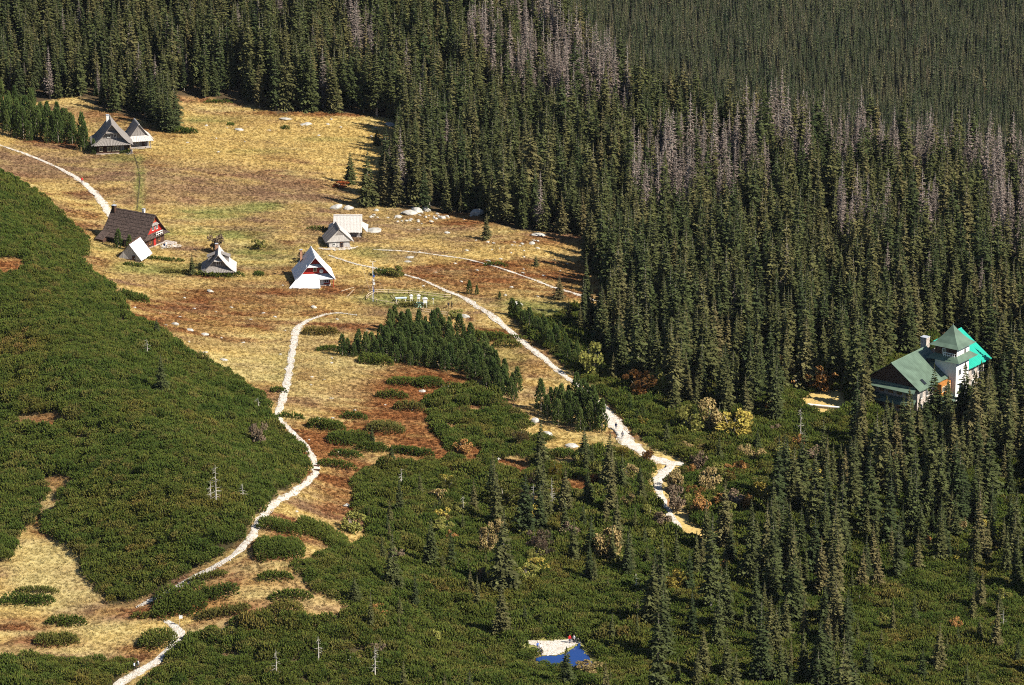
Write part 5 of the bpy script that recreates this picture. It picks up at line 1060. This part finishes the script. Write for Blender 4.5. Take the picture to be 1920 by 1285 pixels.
for y_ in (20.5, 23, 25.5, 28): window(h, -.95, y_, 3.6, 1.0, 1.3, R(90)); window(h, -.95, y_, .8, 1.0, 1.3, R(90))
# terrace parapet of the lodge lawn
c0 = P(1514, 762); c1 = P(1582, 770); d = (c1-c0); L_ = d.length; ang = math.atan2(d.y, d.x)
t = thing('terrace_wall', c0, ang, 'pale stone terrace wall with coping beside the lodge lawn', 'wall')
for i in range(int(L_/.8)):
    for j in range(4):
        mb = MB(); o = random.uniform(-.06, .06); mb.box(i*.8+.02+(.3 if j % 2 else 0), i*.8+.76+(.3 if j % 2 else 0), -.2+o, .25+o, -1.3+j*.42, -1.3+j*.42+.38); mb.obj('stone', 'stone_wall', t)
for i in range(int(L_/1.6)): mb = MB(); mb.box(i*1.6+.02, i*1.6+1.56, -.35, .4, .40, .56); mb.obj('coping', 'white_paint', t)
patch('path', [(1484, 742), (1494, 722), (1490, 706), (1502, 704), (1504, 724), (1496, 744)], .14, 'gravel', 'pale path bend at the lodge approach')

# ------------------------------------------------------------------ weather yard
def fence(pts, lab, rails=2, hgt=1.25):
    w = [P(*p) for p in pts]; t = thing('rail_fence', w[0], 0, lab, 'fence'); o = w[0]
    for p in w:
        mb = MB(); q = p-o; mb.box(q.x-.08, q.x+.08, q.y-.08, q.y+.08, q.z-.4, q.z+hgt+.1); mb.obj('post', 'dark_wood' if rails == 2 else 'rail_wood', t)
    for a, b in zip(w, w[1:]):
        for k_ in range(rails):
            mb = MB(); dz = Vector((0, -.1, hgt-.12-k_*.55)); mb.tube(a-o+dz, b-o+dz, .075, .075, 5); mb.obj('rail', 'rail_wood', t)
fence([(702, 551), (729, 552), (766, 553), (801, 557), (834, 561), (846, 561)], 'two-rail wooden fence along the back of the weather yard')
fence([(686, 563), (706, 568), (724, 571), (743, 575)], 'broken pale rail fence at the front left of the weather yard', 1, .9)
fence([(790, 585), (814, 588), (840, 592)], 'two-rail pale fence at the front right of the weather yard', 2, .95)
fence([(686, 563), (692, 556), (702, 551)], 'short rail fence on the left side of the weather yard', 2, 1.0)
p = P(699.5, 566); t = thing('weather_mast', p, 0, 'tall thin white and blue weather mast in the fenced yard', 'mast')
for i, (dx, dy) in enumerate(((.16, 0), (-.08, .14), (-.08, -.14))):
    mb = MB(); mb.tube((dx, dy, 0), (dx*.5, dy*.5, 10), .035, .03, 5); mb.obj('upright', 'white_paint' if i else 'blue_paint', t)
mb = MB()
for i in range(24):
    z0_ = .3+i*.4; mb.tube((.16, 0, z0_), (-.08, .14, z0_+.2), .018, .018, 4); mb.tube((-.08, -.14, z0_), (.16, 0, z0_+.2), .018, .018, 4)
mb.obj('lattice', 'white_paint', t); mb = MB(); mb.tube((-.7, 0, 10), (.7, 0, 10), .03, .03, 5); mb.tube((.6, 0, 10), (.6, 0, 10.5), .02, .02, 4); mb.tube((-.6, 0, 10), (-.6, 0, 10.4), .02, .02, 4); mb.tube((-.6, -.15, 10.4), (-.6, .2, 10.4), .05, .05, 5); mb.obj('crossarm', 'white_paint', t)
for z_, m_, w_ in ((6.2, 'blue_paint', .42), (4.3, 'white_paint', .5), (5.2, 'white_paint', .34), (2.6, 'blue_paint', .3)):
    mb = MB(); mb.box(.05, .05+w_, -.25, -.1, z_, z_+w_*1.3); mb.box(.05, .05+w_, -.28, -.25, z_+w_*1.2, z_+w_*1.34); mb.obj('instrument_box', m_, t)
mb = MB(); mb.tube((0, 0, 0), (-2.6, .2, 9.4), .012, .012, 3); mb.tube((.1, 0, 9.0), (3.6, -.8, .1), .012, .012, 3); mb.tube((0, 0, 9.0), (-3.4, -.8, .1), .012, .012, 3); mb.obj('guy_wire', 'grey_metal', t)
def screen(px_, py_, s, lab):
    t = thing('instrument_screen', P(px_, py_), R(8), lab, 'instrument')
    for a in (-1, 1):
        for b in (-1, 1): mb = MB(); mb.tube((a*.32*s, b*.32*s, -.1), (a*.28*s, b*.28*s, 1.1*s), .04, .04, 5); mb.obj('leg', 'white_paint', t)
    mb = MB()
    for i in range(7): mb.hexa([(-.42*s, -.42*s, (1.1+i*.12)*s), (.42*s, -.42*s, (1.1+i*.12)*s), (.42*s, .42*s, (1.1+i*.12)*s), (-.42*s, .42*s, (1.1+i*.12)*s), (-.36*s, -.36*s, (1.2+i*.12)*s), (.36*s, -.36*s, (1.2+i*.12)*s), (.36*s, .36*s, (1.2+i*.12)*s), (-.36*s, .36*s, (1.2+i*.12)*s)])
    mb.obj('louvre_box', 'white_paint', t); mb = MB(); mb.prism([(-.52*s, -.52*s, 1.95*s), (.52*s, -.52*s, 1.95*s), (0, -.52*s, 2.2*s)], (0, 1.04*s, 0)); mb.obj('roof', 'white_paint', t)
screen(797, 577, 1.15, 'large white louvred instrument screen on legs in the weather yard'); screen(785, 567, .85, 'small white instrument screen behind the large one in the yard'); screen(771, 566, .8, 'white instrument screen left of the mint tank in the yard')
t = thing('instrument_table', P(752, 566), R(4), 'pale blue topped table in the weather yard', 'table'); mb = MB(); mb.box(-1.35, 1.35, -.5, .5, .95, 1.03); mb.obj('top', 'pale_blue', t)
for a in (-1.1, 1.1):
    for b in (-.4, .4): mb = MB(); mb.box(a-.05, a+.05, b-.05, b+.05, -.1, .95); mb.obj('leg', 'white_paint', t)
t = thing('rain_tank', P(784, 575), 0, 'mint green low tank in the weather yard', 'tank'); mb = MB(); mb.tube((0, 0, -.1), (0, 0, .7), 1.05, 1.15, 16); mb.obj('basin', 'mint', t); mb = MB(); mb.tube((0, 0, .7), (0, 0, .78), 1.22, 1.22, 16); mb.tube((0, 0, .78), (0, 0, .84), 1.0, .9, 16); mb.obj('lid', 'mint', t)
t = thing('rain_gauge', P(812, 571), 0, 'post-mounted gauge with dark funnel in the weather yard', 'instrument'); mb = MB(); mb.tube((0, 0, -.1), (0, 0, 1.1), .06, .06, 6); mb.obj('post', 'white_paint', t); mb = MB(); mb.tube((0, 0, 1.1), (0, 0, 1.5), .14, .26, 10); mb.obj('funnel', 'grey_metal', t)
for i, (a, b, c_, d_) in enumerate([((733, 553), (752, 577), .1, .1), (0, 0, 0, 0)][:1]): pass
for i, (a, b, lab) in enumerate([((733, 556), (749, 577), 'long pale pole lying across the weather yard, left one'), ((737, 554), (753, 576), 'long pale pole lying across the weather yard, right one'), ((640, 548), (664, 541), 'pale plank lying on the grass left of the mast, upper one'), ((651, 558), (664, 545), 'pale plank lying on the grass left of the mast, lower one')]):
    p0, p1 = P(*a), P(*b); mb = MB(); mb.tube((0, 0, .25), p1-p0+Vector((0, 0, .3)), .07, .06, 6); mb.tube(Vector((0, 0, .25)), (p1-p0)*.02+Vector((0, 0, .25)), .085, .085, 6); o = mb.obj('pole', 'rail_wood'); o.location = p0; tag(o, lab, 'pole', 'poles lying on the grass')
# signpost on the stony path
t = thing('trail_signpost', P(337, 1173), R(10), 'white trail signpost beside the stony path', 'sign'); mb = MB(); mb.tube((0, 0, -.3), (0, 0, 2.2), .06, .05, 6); mb.obj('post', 'rail_wood', t)
for i, z_ in enumerate((1.75, 1.4)): mb = MB(); mb.prism([(-.1, -.07, z_), (.5, -.07, z_), (.62, -.07, z_+.13), (.5, -.07, z_+.26), (-.1, -.07, z_+.26)], (0, .03, 0)); mb.obj('arrow_board', 'c_white', t)
# two rough logs at the footpath bend
for i, (a, b, lab) in enumerate([(594, 876, 'dark brown log seat at the footpath bend, upper one'), (594, 884, 'dark brown log seat at the footpath bend, lower one')]):
    mb = MB(); mb.tube((-.65, 0, .32), (.65, 0, .36), .2, .18, 9); mb.tube((-.4, -.1, 0), (-.4, .0, .25), .12, .12, 6); mb.tube((.4, -.1, 0), (.4, .0, .25), .12, .12, 6); o = mb.obj('wooden_bench', 'dark_wood'); o.location = P(a, b); o.rotation_euler = (0, 0, R(8-12*i)); tag(o, lab, 'bench')

# ------------------------------------------------------------------ people
def body(pose, jac, tro):
    st = .16 if pose == 'walk' else .03; V = []; E = []; Rd = []
    def v(p, r, par=None):
        V.append(p); Rd.append(r); 
        if par is not None: E.append((par, len(V)-1))
        return len(V)-1
    if pose == 'sit': hipz = .42
    else: hipz = .93
    pel = v((0, 0, hipz), .145); sp_ = v((0, .01, hipz+.24), .135, pel); ch = v((0, .01, hipz+.46), .16, sp_); nk = v((0, 0, hipz+.59), .055, ch); hd = v((0, -.015, hipz+.70), .088, nk); v((0, -.01, hipz+.80), .07, hd)
    for s_ in (-1, 1):
        sh = v((s_*.19, .01, hipz+.48), .065, ch); el = v((s_*.255, .03 if pose != 'sit' else -.05, hipz+.22), .05, sh); wr = v((s_*.25, -.10-st*.6*s_, hipz+.0 if pose != 'sit' else hipz+.12), .036, el); pm = v((s_*.25, -.13-st*.6*s_, hipz-.08 if pose != 'sit' else hipz+.08), .034, wr)
        bx, by, bz = V[pm]
        for q in range(4): f1 = v((bx+s_*(.005), by+.03-.02*q, bz-.05), .009, pm); v((bx-s_*.01, by+.025-.02*q, bz-.085+abs(q-1.4)*.008), .008, f1)
        th = v((bx-s_*.035, by-.02, bz-.02), .010, pm); v((bx-s_*.045, by-.03, bz-.05), .009, th)
        if pose == 'sit':
            hp = v((s_*.09, -.03, hipz-.03), .09, pel); kn = v((s_*.13, -.42, hipz+.08), .07, hp); an = v((s_*.12, -.5, .09), .045, kn); v((s_*.13, -.66, .04), .04, an)
        else:
            hp = v((s_*.09, 0, hipz-.06), .095, pel); kn = v((s_*.1, -.03+st*s_, .5), .07, hp); an = v((s_*.1, .03+2.1*st*s_, .09+(.06 if st > .1 and s_ > 0 else 0)), .046, kn); v((s_*.11, -.12+2.1*st*s_, .045), .04, an)
    me = bpy.data.meshes.new('person'); me.from_pydata(V, E, []); o = link('person', me); md = o.modifiers.new('skin', 'SKIN')
    for i, sv in enumerate(me.skin_vertices[0].data): sv.radius = (Rd[i], Rd[i]); sv.use_root = i == 0
    ss = o.modifiers.new('sub', 'SUBSURF'); ss.levels = 1; ss.render_levels = 1
    dg = bpy.context.evaluated_depsgraph_get(); nm = bpy.data.meshes.new_from_object(o.evaluated_get(dg)); bpy.data.objects.remove(o)
    nm.materials.clear()
    for k_ in (jac, tro, 'skin', 'c_black'): nm.materials.append(M[k_])
    for f in nm.polygons:
        c_ = f.center; m_ = 0
        if c_.z < hipz-.02 and abs(c_.x) < .2: m_ = 1
        if pose == 'sit' and c_.y < -.12 and abs(c_.x) < .21: m_ = 1
        if abs(c_.x) > .2 and c_.z < hipz+(.02 if pose != 'sit' else .13) and not (pose == 'sit' and c_.y < -.3): m_ = 2
        if c_.z > hipz+.6: m_ = 2
        if c_.z < .10: m_ = 3
        f.material_index = m_; f.use_smooth = True
    return nm, hipz
import bmesh
def person(px_, py_, rz, pose, jac, tro, lab, pack=None, hat='c_hair'):
    p = P(px_, py_); key = (pose, jac, tro)
    if key not in PB: PB[key] = body(*key)
    me, hz = PB[key]; t = thing('person', (p.x, p.y, p.z+.1), R(rz), lab, 'person'); link('body', me, t)
    bm = bmesh.new(); bmesh.ops.create_icosphere(bm, subdivisions=2, radius=.105)
    for v_ in bm.verts:
        v_.co.z = v_.co.z*1.05 if v_.co.z > -.01 else v_.co.z*.35; v_.co.y += .018
    hm_ = bpy.data.meshes.new('hair'); bm.to_mesh(hm_); bm.free(); hm_.materials.append(M[hat]); o = link('hair', hm_, t); o.location = (0, 0, hz+.775)
    if pack:
        mb = MB(); mb.hexa([(-.15, .13, hz+.06), (.15, .13, hz+.06), (.13, .33, hz+.08), (-.13, .33, hz+.08), (-.14, .13, hz+.52), (.14, .13, hz+.52), (.11, .29, hz+.55), (-.11, .29, hz+.55)])
        mb.hexa([(-.11, .33, hz+.1), (.11, .33, hz+.1), (.09, .38, hz+.12), (-.09, .38, hz+.12), (-.10, .31, hz+.3), (.10, .31, hz+.3), (.08, .36, hz+.28), (-.08, .36, hz+.28)])
        mb.tube((-.1, .13, hz+.52), (-.12, -.14, hz+.42), .02, .02, 4); mb.tube((.1, .13, hz+.52), (.12, -.14, hz+.42), .02, .02, 4); mb.obj('backpack', pack, t)
PB = {}
person(154, 345, 30, 'walk', 'c_red', 'c_navy', 'hiker in a red jacket walking down the upper trail', 'c_black')
person(1155, 807, 160, 'walk', 'c_black', 'c_grey', 'hiker in black on the left of the wide stony road', 'c_navy')
person(1167, 824, 170, 'walk', 'c_navy', 'c_black', 'hiker in navy lower on the wide stony road', 'c_grey')
person(253, 1258, 150, 'walk', 'c_black', 'c_black', 'hiker in black at the bottom of the stony path', 'c_white'); person(259, 1255, 145, 'walk', 'c_white', 'c_black', 'hiker in a white top at the bottom of the stony path', 'c_black')
person(841, 580, 20, 'stand', 'c_black', 'c_olive', 'person in black standing at the corner of the weather yard', 'c_olive'); person(847, 579, -30, 'stand', 'c_olive', 'c_black', 'person in olive standing at the corner of the weather yard')
person(1068, 1207, 20, 'stand', 'c_red', 'c_navy', 'person in red on the stones at the pond outlet'); person(1076, 1207, -40, 'stand', 'c_white', 'c_black', 'person in white beside the red one at the pond')
person(1008, 1216, 30, 'sit', 'c_blue', 'c_navy', 'person in blue seated on the pond shore'); person(1013, 1219, 10, 'sit', 'c_white', 'c_grey', 'person in white seated on the pond shore'); person(1015, 1232, 60, 'stand', 'c_black', 'c_black', 'person in black at the edge of the pond water')
person(641, 467, 0, 'stand', 'c_black', 'c_black', 'person in black at the door of the log hut'); person(246, 291, 20, 'stand', 'c_black', 'c_navy', 'person in black on the porch of the shingled hut'); person(308, 465, -20, 'sit', 'c_blue', 'c_white', 'person in blue seated on the forecourt'); person(312, 466, 30, 'stand', 'c_white', 'c_grey', 'person in white standing on the forecourt')

# ------------------------------------------------------------------ thin autumn air
mb = MB(); mb.box(-3100, 3100, -450, 7100, -215, 300); hz_ = mb.mesh('haze', 'granite'); hz_.materials.clear()
m = bpy.data.materials.new('valley_haze'); m.use_nodes = True; nt = m.node_tree; nt.nodes.clear(); o = N(nt, 'ShaderNodeOutputMaterial'); v = N(nt, 'ShaderNodeVolumePrincipled')
v.inputs['Density'].default_value = 0.000008; v.inputs['Color'].default_value = (.82, .88, 1, 1); nt.links.new(v.outputs[0], o.inputs['Volume']); hz_.materials.append(m)
tag(link('haze', hz_), 'thin bluish haze over the valley', 'haze', kind='stuff')
